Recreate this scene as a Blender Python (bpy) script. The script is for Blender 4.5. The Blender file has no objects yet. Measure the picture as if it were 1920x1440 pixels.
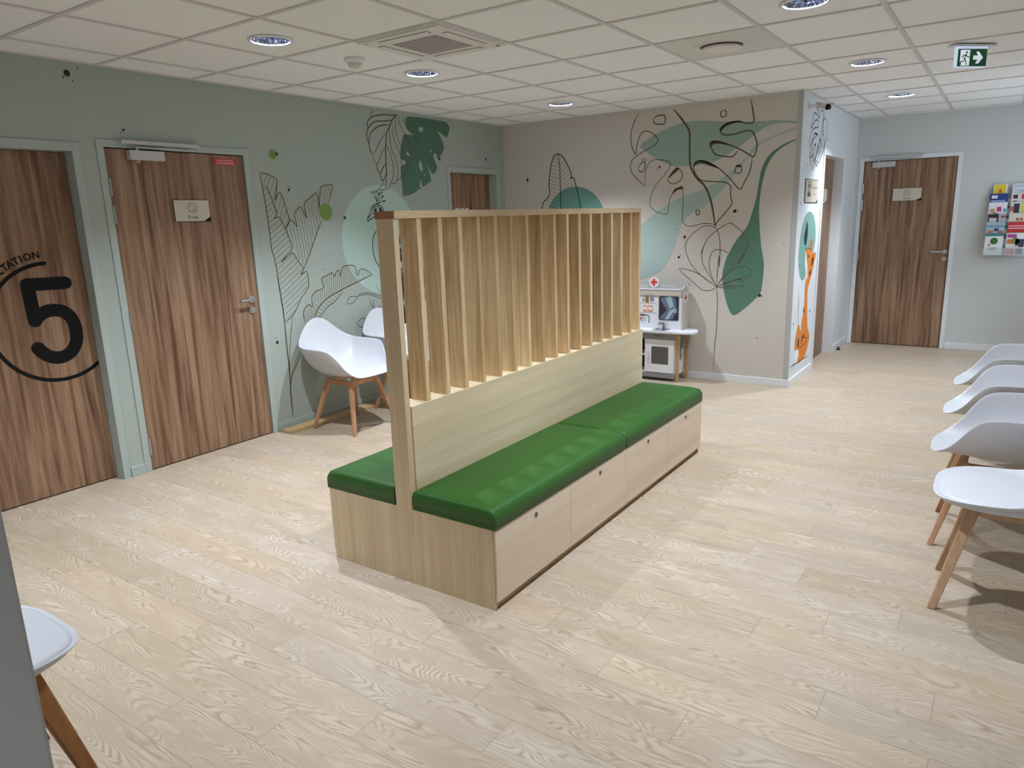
import bpy, bmesh, math, random
from mathutils import Vector, Matrix
from mathutils.geometry import tessellate_polygon
C = bpy.context.scene.collection
random.seed(4)
PI = math.pi

# ---------------------------------------------------------------- camera, world, exposure
def make_camera():
    yaw, pitch, roll, f = -0.60634, -0.22679, -0.03231, 1338.908
    cy, sy, cp, sp = math.cos(yaw), math.sin(yaw), math.cos(pitch), math.sin(pitch)
    fw = Vector((sy*cp, cy*cp, sp)); r = Vector((cy, -sy, 0)); u = r.cross(fw)
    cr, sr = math.cos(roll), math.sin(roll)
    r2 = cr*r + sr*u; u2 = -sr*r + cr*u
    cam = bpy.data.objects.new('camera', bpy.data.cameras.new('camera'))
    m = Matrix((r2, u2, -fw)).transposed().to_4x4()
    m.translation = Vector((4.5274, -1.7586, 1.5442))
    cam.matrix_world = m
    cam.data.sensor_fit = 'HORIZONTAL'; cam.data.sensor_width = 36.0
    cam.data.lens = f/1920*36.0; cam.data.clip_start = 0.02
    C.objects.link(cam); bpy.context.scene.camera = cam
make_camera()
w = bpy.data.worlds.new('world'); bpy.context.scene.world = w; w.use_nodes = True
w.node_tree.nodes['Background'].inputs[0].default_value = (0.72, 0.86, 1, 1)
w.node_tree.nodes['Background'].inputs[1].default_value = 2.3
vs = bpy.context.scene.view_settings
bpy.context.scene.display_settings.display_device = 'sRGB'
vs.view_transform = 'Standard'; vs.look = 'None'; vs.gamma = 1; vs.use_curve_mapping = False
vs.exposure = 0.14
LAMP_W = 50.0
LAMP_COL = (0.86, 0.94, 1.06)

# painted outlines, in metres on each wall
MURAL={"banana_lines":[[0.008,[[1.691,1.844],[1.71,1.813],[1.74,1.737],[1.768,1.648],[1.761,1.629],[1.742,1.603],[1.767,1.612],[1.789,1.614],[1.808,1.582],[1.833,1.523],[1.864,
1.443],[1.872,1.372],[1.821,1.332],[1.766,1.282],[1.824,1.318],[1.877,1.345],[1.899,1.32],[1.935,1.264],[1.968,1.214],[1.933,1.177],[1.992,1.195],[2.003,1.163],[2.0,1.08],[1.949,
1.022],[1.917,0.995],[1.883,0.944],[1.843,0.894],[1.798,0.856],[1.738,0.827]]],[0.008,[[1.656,1.927],[1.668,1.819],[1.68,1.674],[1.687,1.54],[1.69,1.385],[1.706,1.319],[1.717,
1.219],[1.723,1.106],[1.735,0.934],[1.738,0.827]]],[0.008,[[1.656,1.927],[1.709,1.923],[1.761,1.905],[1.797,1.887],[1.798,1.853],[1.782,1.789],[1.764,1.734],[1.782,1.763],[1.812,
1.794],[1.831,1.764],[1.855,1.699],[1.871,1.627],[1.878,1.588],[1.833,1.523]]],[0.008,[[1.833,1.523],[1.858,1.558],[1.889,1.589],[1.914,1.577],[1.944,1.541],[1.929,1.63],[1.959,
1.666],[1.987,1.687],[2.007,1.672],[2.027,1.632],[2.044,1.605],[2.032,1.705],[2.09,1.752],[2.156,1.793],[2.168,1.783],[2.177,1.739],[2.181,1.684],[2.18,1.725],[2.209,1.82],[2.22,
1.841],[2.272,1.855],[2.338,1.85],[2.309,1.781],[2.278,1.715]]],[0.008,[[2.197,1.587],[2.15,1.514],[2.083,1.399],[2.027,1.306],[1.973,1.217]]],[0.008,[[1.935,0.801],[1.922,0.867],
[1.941,0.909],[1.986,0.937],[2.019,0.917],[2.021,0.989],[2.061,1.03],[2.148,1.055],[2.137,1.124],[2.191,1.147],[2.252,1.165],[2.271,1.135],[2.307,1.178],[2.332,1.174],[2.336,1.13],
[2.362,1.191],[2.41,1.211],[2.504,1.201],[2.527,1.12],[2.556,1.165],[2.614,1.167],[2.705,1.115]]],[0.01,[[2.705,1.115],[2.521,1.067],[2.326,1.015],[2.169,0.962],[2.074,0.894],
[2.021,0.815]]],[0.007,[[2.356,1.006],[2.255,0.93],[2.161,0.889],[2.078,0.808]]],[0.007,[[1.715,1.186],[1.732,0.966],[1.738,0.727],[1.738,0.484],[1.729,0.272],[1.724,0.081]]],
[0.007,[[1.738,0.827],[1.733,0.662],[1.735,0.495],[1.732,0.328]]],[0.007,[[1.819,0.869],[1.787,0.742],[1.75,0.548],[1.736,0.417]]],[0.009,[[1.882,0.599],[1.814,0.492],[1.76,0.412],
[1.73,0.317],[1.725,0.216],[1.724,0.081]]],[0.005,[[1.866,0.601],[1.802,0.506],[1.757,0.424],[1.733,0.35]]]],"banana_hatch":[[[1.738,0.838],[1.86,0.916]],[[1.737,0.877],[1.913,
0.989]],[[1.735,0.917],[2.0,1.085]],[[1.733,0.956],[2.002,1.126]],[[1.731,0.995],[2.002,1.166]],[[1.728,1.033],[1.976,1.19]],[[1.725,1.072],[1.963,1.222]],[[1.723,1.11],[1.944,
1.25]],[[1.721,1.149],[1.925,1.279]],[[1.719,1.188],[1.907,1.307]],[[1.716,1.227],[1.886,1.334]],[[1.712,1.264],[1.83,1.339]],[[1.708,1.302],[1.868,1.404]],[[1.701,1.338],[1.864,
1.441]],[[1.693,1.373],[1.852,1.474]],[[1.689,1.411],[1.84,1.506]],[[1.689,1.451],[1.827,1.538]],[[1.688,1.491],[1.813,1.57]],[[1.687,1.53],[1.797,1.6]],[[1.685,1.57],[1.745,
1.607]],[[1.683,1.608],[1.764,1.66]],[[1.681,1.647],[1.754,1.693]],[[1.679,1.686],[1.743,1.727]],[[1.676,1.724],[1.731,1.759]],[[1.673,1.763],[1.718,1.792]],[[1.67,1.801],[1.704,
1.823]],[[1.831,1.528],[1.873,1.617]],[[1.812,1.567],[1.861,1.671]],[[1.793,1.606],[1.847,1.721]],[[1.772,1.642],[1.83,1.765]],[[1.756,1.687],[1.802,1.783]],[[1.741,1.735],[1.798,
1.855]],[[1.724,1.778],[1.78,1.896]],[[1.706,1.82],[1.749,1.909]],[[1.668,1.819],[1.716,1.92]],[[1.661,1.883],[1.681,1.925]],[[1.846,1.541],[1.854,1.477]],[[1.872,1.572],[1.896,
1.385]],[[1.901,1.583],[1.938,1.293]],[[1.935,1.552],[1.977,1.224]],[[1.952,1.657],[2.002,1.265]],[[1.979,1.681],[2.027,1.306]],[[2.012,1.663],[2.052,1.348]],[[2.036,1.708],[2.077,
1.389]],[[2.063,1.73],[2.102,1.431]],[[2.091,1.752],[2.127,1.474]],[[2.119,1.77],[2.151,1.516]],[[2.147,1.787],[2.177,1.555]],[[2.184,1.737],[2.202,1.595]],[[2.205,1.806],[2.227,
1.634]],[[2.23,1.844],[2.252,1.674]],[[2.259,1.852],[2.277,1.714]],[[2.289,1.854],[2.301,1.764]],[[2.32,1.851],[2.324,1.818]],[[1.939,0.905],[1.928,0.836]],[[1.964,0.923],[1.945,
0.803]],[[1.988,0.936],[1.968,0.806]],[[2.009,0.923],[1.991,0.81]],[[2.045,1.014],[2.014,0.814]],[[2.07,1.033],[2.041,0.845]],[[2.094,1.039],[2.07,0.888]],[[2.117,1.046],[2.096,
0.91]],[[2.153,1.131],[2.144,1.078]],[[2.14,1.053],[2.121,0.927]],[[2.177,1.141],[2.146,0.945]],[[2.2,1.15],[2.171,0.963]],[[2.224,1.157],[2.194,0.971]],[[2.247,1.163],[2.218,
0.978]],[[2.266,1.143],[2.241,0.986]],[[2.291,1.158],[2.265,0.994]],[[2.316,1.177],[2.288,1.002]],[[2.334,1.151],[2.312,1.01]],[[2.363,1.191],[2.335,1.017]],[[2.386,1.201],[2.359,
1.024]],[[2.41,1.211],[2.382,1.03]],[[2.432,1.209],[2.405,1.036]],[[2.454,1.206],[2.428,1.042]],[[2.476,1.204],[2.452,1.048]],[[2.498,1.202],[2.475,1.055]],[[2.514,1.165],[2.498,
1.061]],[[2.53,1.125],[2.521,1.067]],[[2.559,1.165],[2.544,1.073]],[[2.581,1.166],[2.568,1.079]],[[2.604,1.167],[2.591,1.085]],[[2.625,1.161],[2.614,1.091]],[[2.645,1.149],[2.637,
1.097]],[[2.666,1.137],[2.661,1.103]],[[2.686,1.126],[2.684,1.109]],[[2.343,0.996],[2.316,1.01]],[[2.316,0.976],[2.277,0.997]],[[2.29,0.956],[2.238,0.983]],[[2.263,0.936],[2.199,
0.97]],[[2.231,0.919],[2.162,0.955]],[[2.195,0.904],[2.134,0.936]],[[2.16,0.888],[2.107,0.917]],[[2.138,0.866],[2.079,0.897]],[[2.115,0.844],[2.061,0.873]],[[2.093,0.822],[2.046,
0.847]]],"palm_lines":[[0.006,[[2.872,2.467],[2.84,2.459],[2.818,2.433],[2.815,2.412]]],[0.009,[[3.139,2.463],[3.104,2.455],[2.965,2.446],[2.851,2.423],[2.794,2.392],[2.771,2.355],
[2.779,2.324]]],[0.009,[[3.075,2.414],[2.992,2.398],[2.879,2.386],[2.813,2.354],[2.77,2.308],[2.755,2.259],[2.761,2.222],[2.778,2.202]]],[0.009,[[3.042,2.37],[2.964,2.363],[2.882,
2.338],[2.815,2.295],[2.785,2.251],[2.777,2.197],[2.784,2.149],[2.811,2.107]]],[0.006,[[2.999,2.304],[2.955,2.273],[2.901,2.215],[2.855,2.153],[2.811,2.107]]],[0.006,[[2.811,
2.107],[2.818,2.07],[2.851,2.039],[2.887,2.079],[2.916,2.129],[2.976,2.195]]],[0.009,[[2.851,2.039],[2.851,2.0],[2.883,1.963],[2.92,2.009],[2.965,2.055]]],[0.009,[[2.883,1.963],
[2.888,1.93],[2.91,1.906],[2.945,1.937],[2.961,1.974]]],[0.006,[[2.91,1.906],[2.902,1.87],[2.849,1.83],[2.885,1.826],[2.927,1.834],[2.949,1.893],[2.961,1.966]]],[0.011,[[3.143,
2.465],[3.075,2.414],[3.037,2.356],[2.998,2.298],[2.976,2.198],[2.966,2.104],[2.963,1.994],[2.962,1.938]]],[0.006,[[2.923,1.834],[2.951,1.829],[2.987,1.854],[3.021,1.906],[3.048,
1.968],[3.051,2.036],[3.029,2.113],[3.002,2.172],[2.981,2.21]]],[0.006,[[3.015,1.892],[3.039,1.879],[3.075,1.896],[3.101,1.947],[3.104,2.027],[3.078,2.104],[3.043,2.175],[3.032,
2.268],[3.04,2.351]]],[0.006,[[3.085,1.913],[3.129,1.925],[3.15,1.972],[3.161,2.04],[3.152,2.119],[3.106,2.212],[3.072,2.293],[3.074,2.397]]],[0.006,[[3.153,1.958],[3.193,1.964],
[3.219,2.008],[3.221,2.077],[3.188,2.177],[3.142,2.242],[3.115,2.307],[3.115,2.39],[3.133,2.452]]],[0.006,[[3.223,2.051],[3.263,2.056],[3.303,2.098],[3.304,2.161],[3.272,2.245],
[3.218,2.32],[3.166,2.394],[3.162,2.465]]],[0.006,[[3.296,2.166],[3.336,2.172],[3.367,2.211],[3.369,2.28],[3.323,2.322],[3.25,2.379],[3.202,2.464]]],[0.006,[[3.374,2.295],[3.391,
2.327],[3.374,2.383],[3.291,2.449]]]],"monstera_green":[[3.288,2.463],[3.779,2.461],[3.822,2.449],[3.86,2.416],[3.846,2.367],[3.814,2.322],[3.783,2.329],[3.674,2.372],[3.714,
2.327],[3.757,2.258],[3.758,2.21],[3.719,2.16],[3.693,2.137],[3.662,2.115],[3.65,2.15],[3.628,2.17],[3.607,2.154],[3.601,2.13],[3.647,2.048],[3.64,2.023],[3.592,1.98],[3.564,
1.985],[3.513,2.055],[3.47,2.138],[3.52,2.025],[3.55,1.93],[3.534,1.909],[3.436,1.862],[3.418,1.874],[3.397,1.924],[3.385,1.867],[3.355,1.831],[3.293,1.801],[3.162,1.776],[3.152,
1.805],[3.146,2.011],[3.165,2.035],[3.215,2.06],[3.217,2.077],[3.162,2.094],[3.151,2.142],[3.169,2.204],[3.208,2.297],[3.234,2.307],[3.322,2.308],[3.367,2.308],[3.306,2.327],
[3.257,2.357],[3.25,2.379]],"monstera_holes":[[[3.448,2.387],[3.473,2.382],[3.479,2.366],[3.451,2.344],[3.42,2.352],[3.415,2.366],[3.427,2.382]],[[3.247,2.161],[3.274,2.128],
[3.261,2.126],[3.232,2.139]],[[3.415,2.094],[3.438,2.04],[3.432,1.995],[3.395,2.026],[3.394,2.061]],[[3.573,2.2],[3.558,2.184],[3.568,2.168],[3.578,2.182]],[[3.462,1.977],[3.472,
1.968],[3.46,1.957],[3.45,1.966]]],"mint":[2.848,1.405,0.461],"dotsL":[[1.822,2.066,0.012],[1.814,2.092,0.004],[1.723,1.985,0.004],[1.9,1.811,0.01],[1.899,1.835,0.004],[1.913,
1.825,0.004],[2.438,1.598,0.013],[2.418,1.582,0.004],[3.396,2.293,0.006],[3.689,2.117,0.014],[4.424,2.15,0.013],[4.406,2.132,0.004],[3.391,1.846,0.01],[3.245,1.774,0.005],[3.306,
1.735,0.004],[3.263,1.704,0.004],[2.167,1.201,0.004],[1.652,0.686,0.012],[1.643,0.725,0.004],[2.444,0.76,0.004],[0.426,2.433,0.018],[0.402,2.408,0.005],[0.451,2.394,0.004],[0.489,
2.468,0.004],[0.704,2.147,0.008],[0.685,2.13,0.004]],"dotsLg":[[1.785,2.061,0.033],[2.243,1.646,0.066]],"peacock_lines":[[0.009,[[2.734,1.629],[2.738,1.654],[2.753,1.679],[2.778,
1.699],[2.819,1.705],[2.864,1.688],[2.889,1.664],[2.903,1.627]]],[0.009,[[2.735,1.633],[2.703,1.609],[2.696,1.569],[2.729,1.581],[2.771,1.6],[2.783,1.619],[2.771,1.63],[2.745,
1.633]]],[0.009,[[2.702,1.592],[2.741,1.619]]],[0.009,[[2.716,1.603],[2.732,1.61]]],[0.009,[[2.763,1.637],[2.762,1.665],[2.79,1.685],[2.837,1.685]]],[0.009,[[2.773,1.619],[2.81,
1.618],[2.841,1.59],[2.847,1.524],[2.81,1.487]]],[0.009,[[2.903,1.627],[2.907,1.57],[2.937,1.522],[3.003,1.481]]],[0.009,[[2.803,1.487],[2.774,1.469],[2.743,1.424],[2.728,1.34],
[2.745,1.254],[2.777,1.196],[2.829,1.143],[2.921,1.087]]],[0.009,[[3.003,1.481],[3.069,1.431],[3.15,1.358],[3.232,1.274],[3.318,1.209]]],[0.009,[[2.921,1.087],[3.04,1.127],[3.161,
1.158],[3.318,1.209]]],[0.005,[[2.819,1.705],[2.816,1.739],[2.769,1.794]]],[0.005,[[2.819,1.705],[2.813,1.748],[2.799,1.794]]],[0.005,[[2.819,1.705],[2.824,1.758],[2.829,1.804]]],
[0.005,[[2.819,1.705],[2.83,1.748],[2.859,1.79]]],[0.005,[[2.822,1.705],[2.85,1.748],[2.884,1.79]]],[0.005,[[2.822,1.705],[2.855,1.73],[2.892,1.763]]],[0.005,[[2.822,1.705],[2.861,
1.721],[2.91,1.732]]],[0.005,[[2.921,1.087],[2.925,0.988],[2.944,0.886]]],[0.005,[[3.03,1.177],[3.088,1.023],[3.053,0.885],[3.086,0.769]]],[0.005,[[3.058,1.165],[3.12,1.04],[3.073,
0.862]]],[0.005,[[3.099,1.132],[3.208,1.012],[3.254,0.853]]]],"peacock_black":[[[2.837,1.681],[2.866,1.669],[2.89,1.631],[2.854,1.627],[2.843,1.653]],[[2.783,1.667],[2.805,1.672],
[2.811,1.654],[2.799,1.642],[2.781,1.645]],[[2.754,1.816],[2.77,1.808],[2.778,1.794],[2.76,1.8]],[[2.794,1.82],[2.806,1.813],[2.805,1.792],[2.794,1.799]],[[2.826,1.827],[2.836,
1.82],[2.832,1.796],[2.824,1.804]],[[2.87,1.812],[2.863,1.793],[2.842,1.776],[2.847,1.797]],[[2.9,1.816],[2.893,1.799],[2.875,1.784],[2.883,1.804]],[[2.908,1.781],[2.904,1.767],
[2.881,1.758],[2.888,1.772]],[[2.925,1.737],[2.916,1.726],[2.886,1.728],[2.903,1.739]],[[3.029,1.162],[3.064,1.15],[3.088,1.023],[3.071,0.842],[3.05,0.926],[3.049,1.066]],[[3.039,
0.815],[3.075,0.801],[3.094,0.614],[3.043,0.631]],[[3.345,1.171],[3.37,1.133],[3.379,1.018],[3.375,0.935],[3.349,1.0],[3.343,1.104]],[[3.346,0.917],[3.376,0.893],[3.384,0.808],
[3.348,0.817]],[[3.098,1.123],[3.155,1.098],[3.259,0.905],[3.276,0.747],[3.198,0.911]],[[3.025,1.418],[3.068,1.416],[3.077,1.362],[3.038,1.334]],[[3.03,1.325],[3.071,1.333],[3.084,
1.283],[3.047,1.275]],[[3.038,1.261],[3.083,1.268],[3.09,1.223],[3.052,1.191]],[[3.132,1.32],[3.174,1.298],[3.182,1.227],[3.14,1.25]],[[3.2,1.256],[3.243,1.233],[3.239,1.183],
[3.203,1.206]]],"peacock_dots":[[2.764,1.432,0.004],[2.775,1.413,0.004],[2.756,1.39,0.004],[2.774,1.375,0.004],[2.756,1.357,0.004],[2.743,1.33,0.004],[2.77,1.338,0.004],[2.757,
1.305,0.004],[2.77,1.281,0.004],[2.759,1.253,0.004],[2.802,1.412,0.004],[2.801,1.336,0.004],[2.8,1.26,0.004]],"branch_lines":[[0.006,[[2.384,0.895],[2.401,0.935],[2.44,0.952],
[2.496,0.944],[2.46,0.9],[2.384,0.895]]],[0.006,[[2.496,0.944],[2.557,0.966],[2.648,0.961],[2.779,0.925],[2.874,0.894]]],[0.006,[[2.495,0.934],[2.555,0.952],[2.646,0.947],[2.777,
0.906],[2.872,0.874]]],[0.006,[[2.644,0.923],[2.664,0.858],[2.7,0.815]]],[0.006,[[2.695,0.903],[2.693,0.816]]],[0.006,[[2.777,0.84],[2.74,0.811]]],[0.006,[[2.747,1.014],[2.764,
0.974],[2.785,0.952]]],[0.006,[[2.472,0.719],[2.534,0.754],[2.575,0.751],[2.612,0.747]]],[0.006,[[2.472,0.719],[2.513,0.685],[2.558,0.676],[2.605,0.682]]]],"leaf_upper":[[1.569,
2.171],[1.639,2.227],[1.777,2.291],[1.955,2.337],[2.129,2.347],[2.409,2.307],[2.65,2.29],[2.83,2.282],[2.987,2.255],[2.987,2.242],[2.831,2.261],[2.73,2.242],[2.654,2.199],[2.525,
2.114],[2.392,2.034],[2.268,1.983],[2.125,1.966],[1.919,1.97],[1.843,1.991],[1.719,2.055],[1.625,2.125]],"leaf_lower":[[1.47,1.378],[1.568,1.442],[1.695,1.533],[1.865,1.642],
[2.073,1.717],[2.26,1.783],[2.398,1.869],[2.478,1.923],[2.556,2.002],[2.632,2.093],[2.734,2.148],[2.885,2.191],[2.985,2.221],[2.986,2.208],[2.885,2.178],[2.748,2.128],[2.672,2.09],
[2.596,2.012],[2.519,1.933],[2.441,1.833],[2.361,1.731],[2.222,1.621],[2.049,1.516],[1.976,1.412],[1.934,1.256],[1.898,1.178],[1.847,1.078],[1.784,1.013],[1.687,0.966],[1.576,
0.928],[1.464,0.91],[1.395,0.93]],"leaf_dark":[[2.986,2.118],[2.879,2.071],[2.805,2.014],[2.751,1.931],[2.721,1.83],[2.704,1.728],[2.694,1.597],[2.699,1.491],[2.723,1.264],[2.745,
1.159],[2.758,1.068],[2.745,0.854],[2.702,0.787],[2.612,0.697],[2.505,0.623],[2.448,0.71],[2.409,0.844],[2.39,0.968],[2.397,1.045],[2.431,1.168],[2.437,1.17],[2.503,1.293],[2.595,
1.414],[2.631,1.52],[2.665,1.651],[2.685,1.806],[2.704,1.908],[2.748,1.995],[2.81,2.051],[2.89,2.095],[2.983,2.123]],"teal_circle":[0.856,1.499,0.343],"leaf_outline":[[0.01,
[[0.376,1.363],[0.409,1.522],[0.461,1.637],[0.491,1.709],[0.559,1.772],[0.558,1.893],[0.584,2.06],[0.623,2.148],[0.674,2.17],[0.732,2.133],[0.802,2.015],[0.824,1.946],[0.81,1.925],
[0.846,1.93],[0.871,1.861],[0.906,1.739],[0.927,1.628],[0.931,1.509],[0.901,1.356]]],[0.009,[[0.674,2.17],[0.69,2.007],[0.695,1.629],[0.696,1.358]]]],"leaf_hatch":[[[0.38,1.381],
[0.44,1.362]],[[0.387,1.416],[0.568,1.36]],[[0.394,1.452],[0.695,1.358]],[[0.402,1.487],[0.696,1.395]],[[0.409,1.522],[0.696,1.433]],[[0.424,1.555],[0.696,1.471]],[[0.439,1.588],
[0.695,1.509]],[[0.454,1.622],[0.695,1.546]],[[0.468,1.655],[0.695,1.584]],[[0.482,1.688],[0.695,1.622]],[[0.502,1.72],[0.695,1.66]],[[0.533,1.748],[0.694,1.698]],[[0.559,1.777],
[0.694,1.736]],[[0.559,1.815],[0.693,1.773]],[[0.558,1.853],[0.693,1.811]],[[0.558,1.891],[0.692,1.849]],[[0.563,1.927],[0.692,1.887]],[[0.569,1.963],[0.691,1.925]],[[0.574,1.999],
[0.691,1.963]],[[0.58,2.035],[0.69,2.0]],[[0.588,2.07],[0.687,2.039]],[[0.603,2.103],[0.683,2.078]],[[0.618,2.136],[0.679,2.117]],[[0.656,2.162],[0.675,2.156]],[[0.871,1.356],
[0.906,1.382]],[[0.81,1.357],[0.916,1.433]],[[0.749,1.357],[0.926,1.485]],[[0.696,1.364],[0.93,1.532]],[[0.696,1.408],[0.929,1.575]],[[0.696,1.452],[0.927,1.619]],[[0.695,1.496],
[0.921,1.659]],[[0.695,1.541],[0.914,1.698]],[[0.695,1.585],[0.906,1.737]],[[0.695,1.629],[0.896,1.774]],[[0.694,1.673],[0.886,1.81]],[[0.694,1.717],[0.875,1.847]],[[0.693,1.761],
[0.863,1.883]],[[0.693,1.805],[0.85,1.918]],[[0.692,1.849],[0.821,1.941]],[[0.692,1.893],[0.813,1.98]],[[0.691,1.937],[0.801,2.016]],[[0.69,1.98],[0.783,2.047]],[[0.688,2.023],
[0.765,2.078]],[[0.684,2.065],[0.746,2.109]],[[0.68,2.106],[0.724,2.138]],[[0.676,2.148],[0.692,2.159]]],"monstera_lines":[[0.008,[[1.55,2.469],[1.504,2.392],[1.473,2.297],[1.481,
2.185],[1.519,2.106],[1.53,2.153],[1.545,2.221],[1.591,2.298],[1.669,2.291],[1.732,2.24],[1.743,2.205],[1.702,2.167],[1.609,2.126],[1.514,2.077],[1.471,2.023],[1.483,1.944],[1.532,
1.884],[1.625,1.805]]],[0.006,[[1.625,1.805],[1.624,1.921],[1.65,2.004],[1.704,2.04],[1.812,2.032],[1.87,2.003],[1.859,1.956],[1.799,1.883],[1.723,1.803],[1.685,1.72],[1.675,
1.635],[1.726,1.575],[1.828,1.544],[1.855,1.564],[1.864,1.656],[1.893,1.725],[1.96,1.78],[1.995,1.776],[2.001,1.65],[1.997,1.497],[2.021,1.447],[2.081,1.427],[2.198,1.45],[2.307,
1.44]]],[0.01,[[1.702,2.406],[1.737,2.426],[1.805,2.423],[1.813,2.368],[1.791,2.348],[1.707,2.365],[1.702,2.406]]],[0.017,[[1.893,2.467],[1.984,2.359],[2.045,2.26],[2.052,2.099],
[2.064,1.963],[2.128,1.851],[2.203,1.779],[2.265,1.64],[2.311,1.42]]],[0.011,[[2.583,2.476],[2.607,2.373],[2.608,2.283],[2.477,2.304],[2.396,2.303],[2.342,2.272],[2.329,2.241],
[2.365,2.205],[2.454,2.204],[2.547,2.221],[2.601,2.216],[2.636,2.162],[2.652,2.091],[2.636,2.016],[2.616,2.007],[2.527,2.063],[2.416,2.117],[2.318,2.154],[2.241,2.15],[2.257,
2.096],[2.294,2.047],[2.378,2.024],[2.447,2.019],[2.489,2.065]]],[0.009,[[2.616,2.007],[2.601,1.889],[2.552,1.787],[2.516,1.739],[2.427,1.834],[2.326,1.926],[2.225,1.979],[2.139,
2.005],[2.096,1.974],[2.105,1.906],[2.165,1.835],[2.288,1.815],[2.386,1.803],[2.436,1.767],[2.439,1.687],[2.453,1.619],[2.409,1.554],[2.328,1.461],[2.311,1.42]]],[0.009,[[2.351,
2.413],[2.373,2.4],[2.377,2.372],[2.353,2.353],[2.329,2.366],[2.328,2.396],[2.351,2.413]]],[0.007,[[1.606,2.062],[1.626,2.044],[1.607,2.028],[1.588,2.046],[1.606,2.062]]],[0.008,
[[1.55,1.975],[1.578,2.016],[1.618,2.027],[1.614,1.964],[1.587,1.941],[1.555,1.954],[1.55,1.975]]],[0.008,[[1.85,1.866],[1.934,1.955],[1.988,1.893],[1.966,1.839],[1.892,1.815],
[1.853,1.845],[1.85,1.866]]],[0.009,[[2.143,1.579],[2.163,1.552],[2.145,1.526],[2.125,1.549],[2.143,1.579]]],[0.009,[[2.478,1.936],[2.521,1.936],[2.524,1.881],[2.473,1.881],[2.478,
1.936]]]],"monstera_fill":[[[2.238,2.131],[2.255,2.162],[2.318,2.154],[2.43,2.109],[2.333,2.132],[2.274,2.135],[2.25,2.117]],[[2.089,1.948],[2.103,1.988],[2.16,2.008],[2.24,1.985],
[2.326,1.926],[2.24,1.954],[2.161,1.981],[2.115,1.971]],[[2.325,2.241],[2.348,2.284],[2.436,2.312],[2.517,2.307],[2.45,2.295],[2.376,2.274],[2.34,2.24]],[[1.891,1.718],[1.915,
1.766],[1.975,1.786],[1.998,1.775],[1.995,1.762],[1.953,1.761],[1.916,1.738]],[[1.85,1.866],[1.875,1.906],[1.934,1.955],[1.949,1.936],[1.89,1.892]],[[2.478,1.936],[2.491,1.946],
[2.524,1.941],[2.519,1.926],[2.484,1.925]]],"dotsB":[[0.296,1.936,0.014],[0.292,1.958,0.005],[0.29,1.891,0.004],[0.31,1.962,0.004],[2.483,1.551,0.015],[2.506,1.56,0.004],[2.511,
1.544,0.004],[1.971,1.146,0.012],[1.962,1.359,0.004],[1.938,1.406,0.004],[1.679,1.824,0.004],[1.41,1.954,0.004],[2.918,1.26,0.004],[2.673,1.177,0.004],[1.086,1.987,0.004],[0.428,
1.837,0.004],[0.389,1.691,0.004],[0.332,1.677,0.005],[0.244,1.665,0.004],[1.736,1.962,0.004],[1.744,1.942,0.004],[1.762,1.945,0.004],[1.989,1.161,0.004],[2.733,0.811,0.014],[2.755,
0.807,0.005],[2.701,0.818,0.004],[2.74,0.86,0.004],[2.723,0.427,0.004],[2.735,0.425,0.004],[2.073,0.892,0.004],[2.084,0.904,0.004],[2.084,0.884,0.004]],"dotsBb":[[2.023,1.332,
0.014],[1.765,1.973,0.011],[2.041,1.35,0.004],[2.021,1.305,0.004]],"flower_lines":[[0.006,[[2.339,0.881],[2.212,0.965],[2.108,1.061],[2.049,1.168],[2.031,1.255],[2.033,1.255],
[2.054,1.312],[2.127,1.381],[2.213,1.429],[2.286,1.42],[2.33,1.392],[2.354,1.309],[2.362,1.198],[2.359,1.058],[2.354,1.159],[2.344,1.025],[2.339,0.881]]],[0.006,[[2.339,0.881],
[2.261,0.995],[2.208,1.081],[2.191,1.168],[2.204,1.235],[2.188,1.184],[2.232,1.296],[2.316,1.378],[2.434,1.447],[2.498,1.416],[2.57,1.354],[2.611,1.279],[2.59,1.197],[2.532,1.087],
[2.582,1.178],[2.483,1.065],[2.39,0.959],[2.339,0.881]]],[0.006,[[2.339,0.881],[2.291,0.976],[2.266,1.063],[2.271,1.149],[2.303,1.206],[2.352,1.214],[2.411,1.201],[2.44,1.178]]],
[0.006,[[2.339,0.881],[2.252,0.937],[2.15,1.003],[1.99,1.043],[2.006,1.001],[2.069,0.953],[2.153,0.886],[2.215,0.843],[2.285,0.845],[2.339,0.876]]],[0.006,[[2.339,0.881],[2.409,
0.969],[2.503,1.046],[2.578,1.068],[2.625,1.052],[2.655,1.011],[2.619,0.973],[2.544,0.952],[2.45,0.922],[2.339,0.881]]],[0.006,[[2.339,0.879],[2.45,0.927],[2.554,0.953],[2.585,
0.894],[2.509,0.892],[2.412,0.897]]],[0.006,[[2.339,0.876],[2.47,0.884],[2.519,0.864],[2.413,0.868],[2.339,0.873]]],[0.006,[[2.344,0.871],[2.354,0.716],[2.352,0.479],[2.339,0.278],
[2.333,0.09]]]],"f_teal":[[5.206,1.526],[5.357,1.493],[5.473,1.395],[5.499,1.252],[5.411,1.126],[5.234,0.986],[5.09,0.92],[4.965,0.975],[4.882,1.105],[4.887,1.258],[4.948,1.398],
[5.054,1.497]],"f_orange":[[5.365,1.29],[5.392,1.246],[5.376,1.198],[5.389,1.17],[5.456,1.139],[5.528,1.15],[5.561,1.122],[5.527,1.063],[5.436,0.948],[5.339,0.857],[5.305,0.805],
[5.326,0.692],[5.351,0.577],[5.4,0.446],[5.483,0.376],[5.496,0.328],[5.432,0.234],[5.327,0.171],[5.167,0.154],[5.096,0.161],[5.056,0.196],[5.105,0.221],[5.057,0.268],[4.977,0.287],
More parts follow.
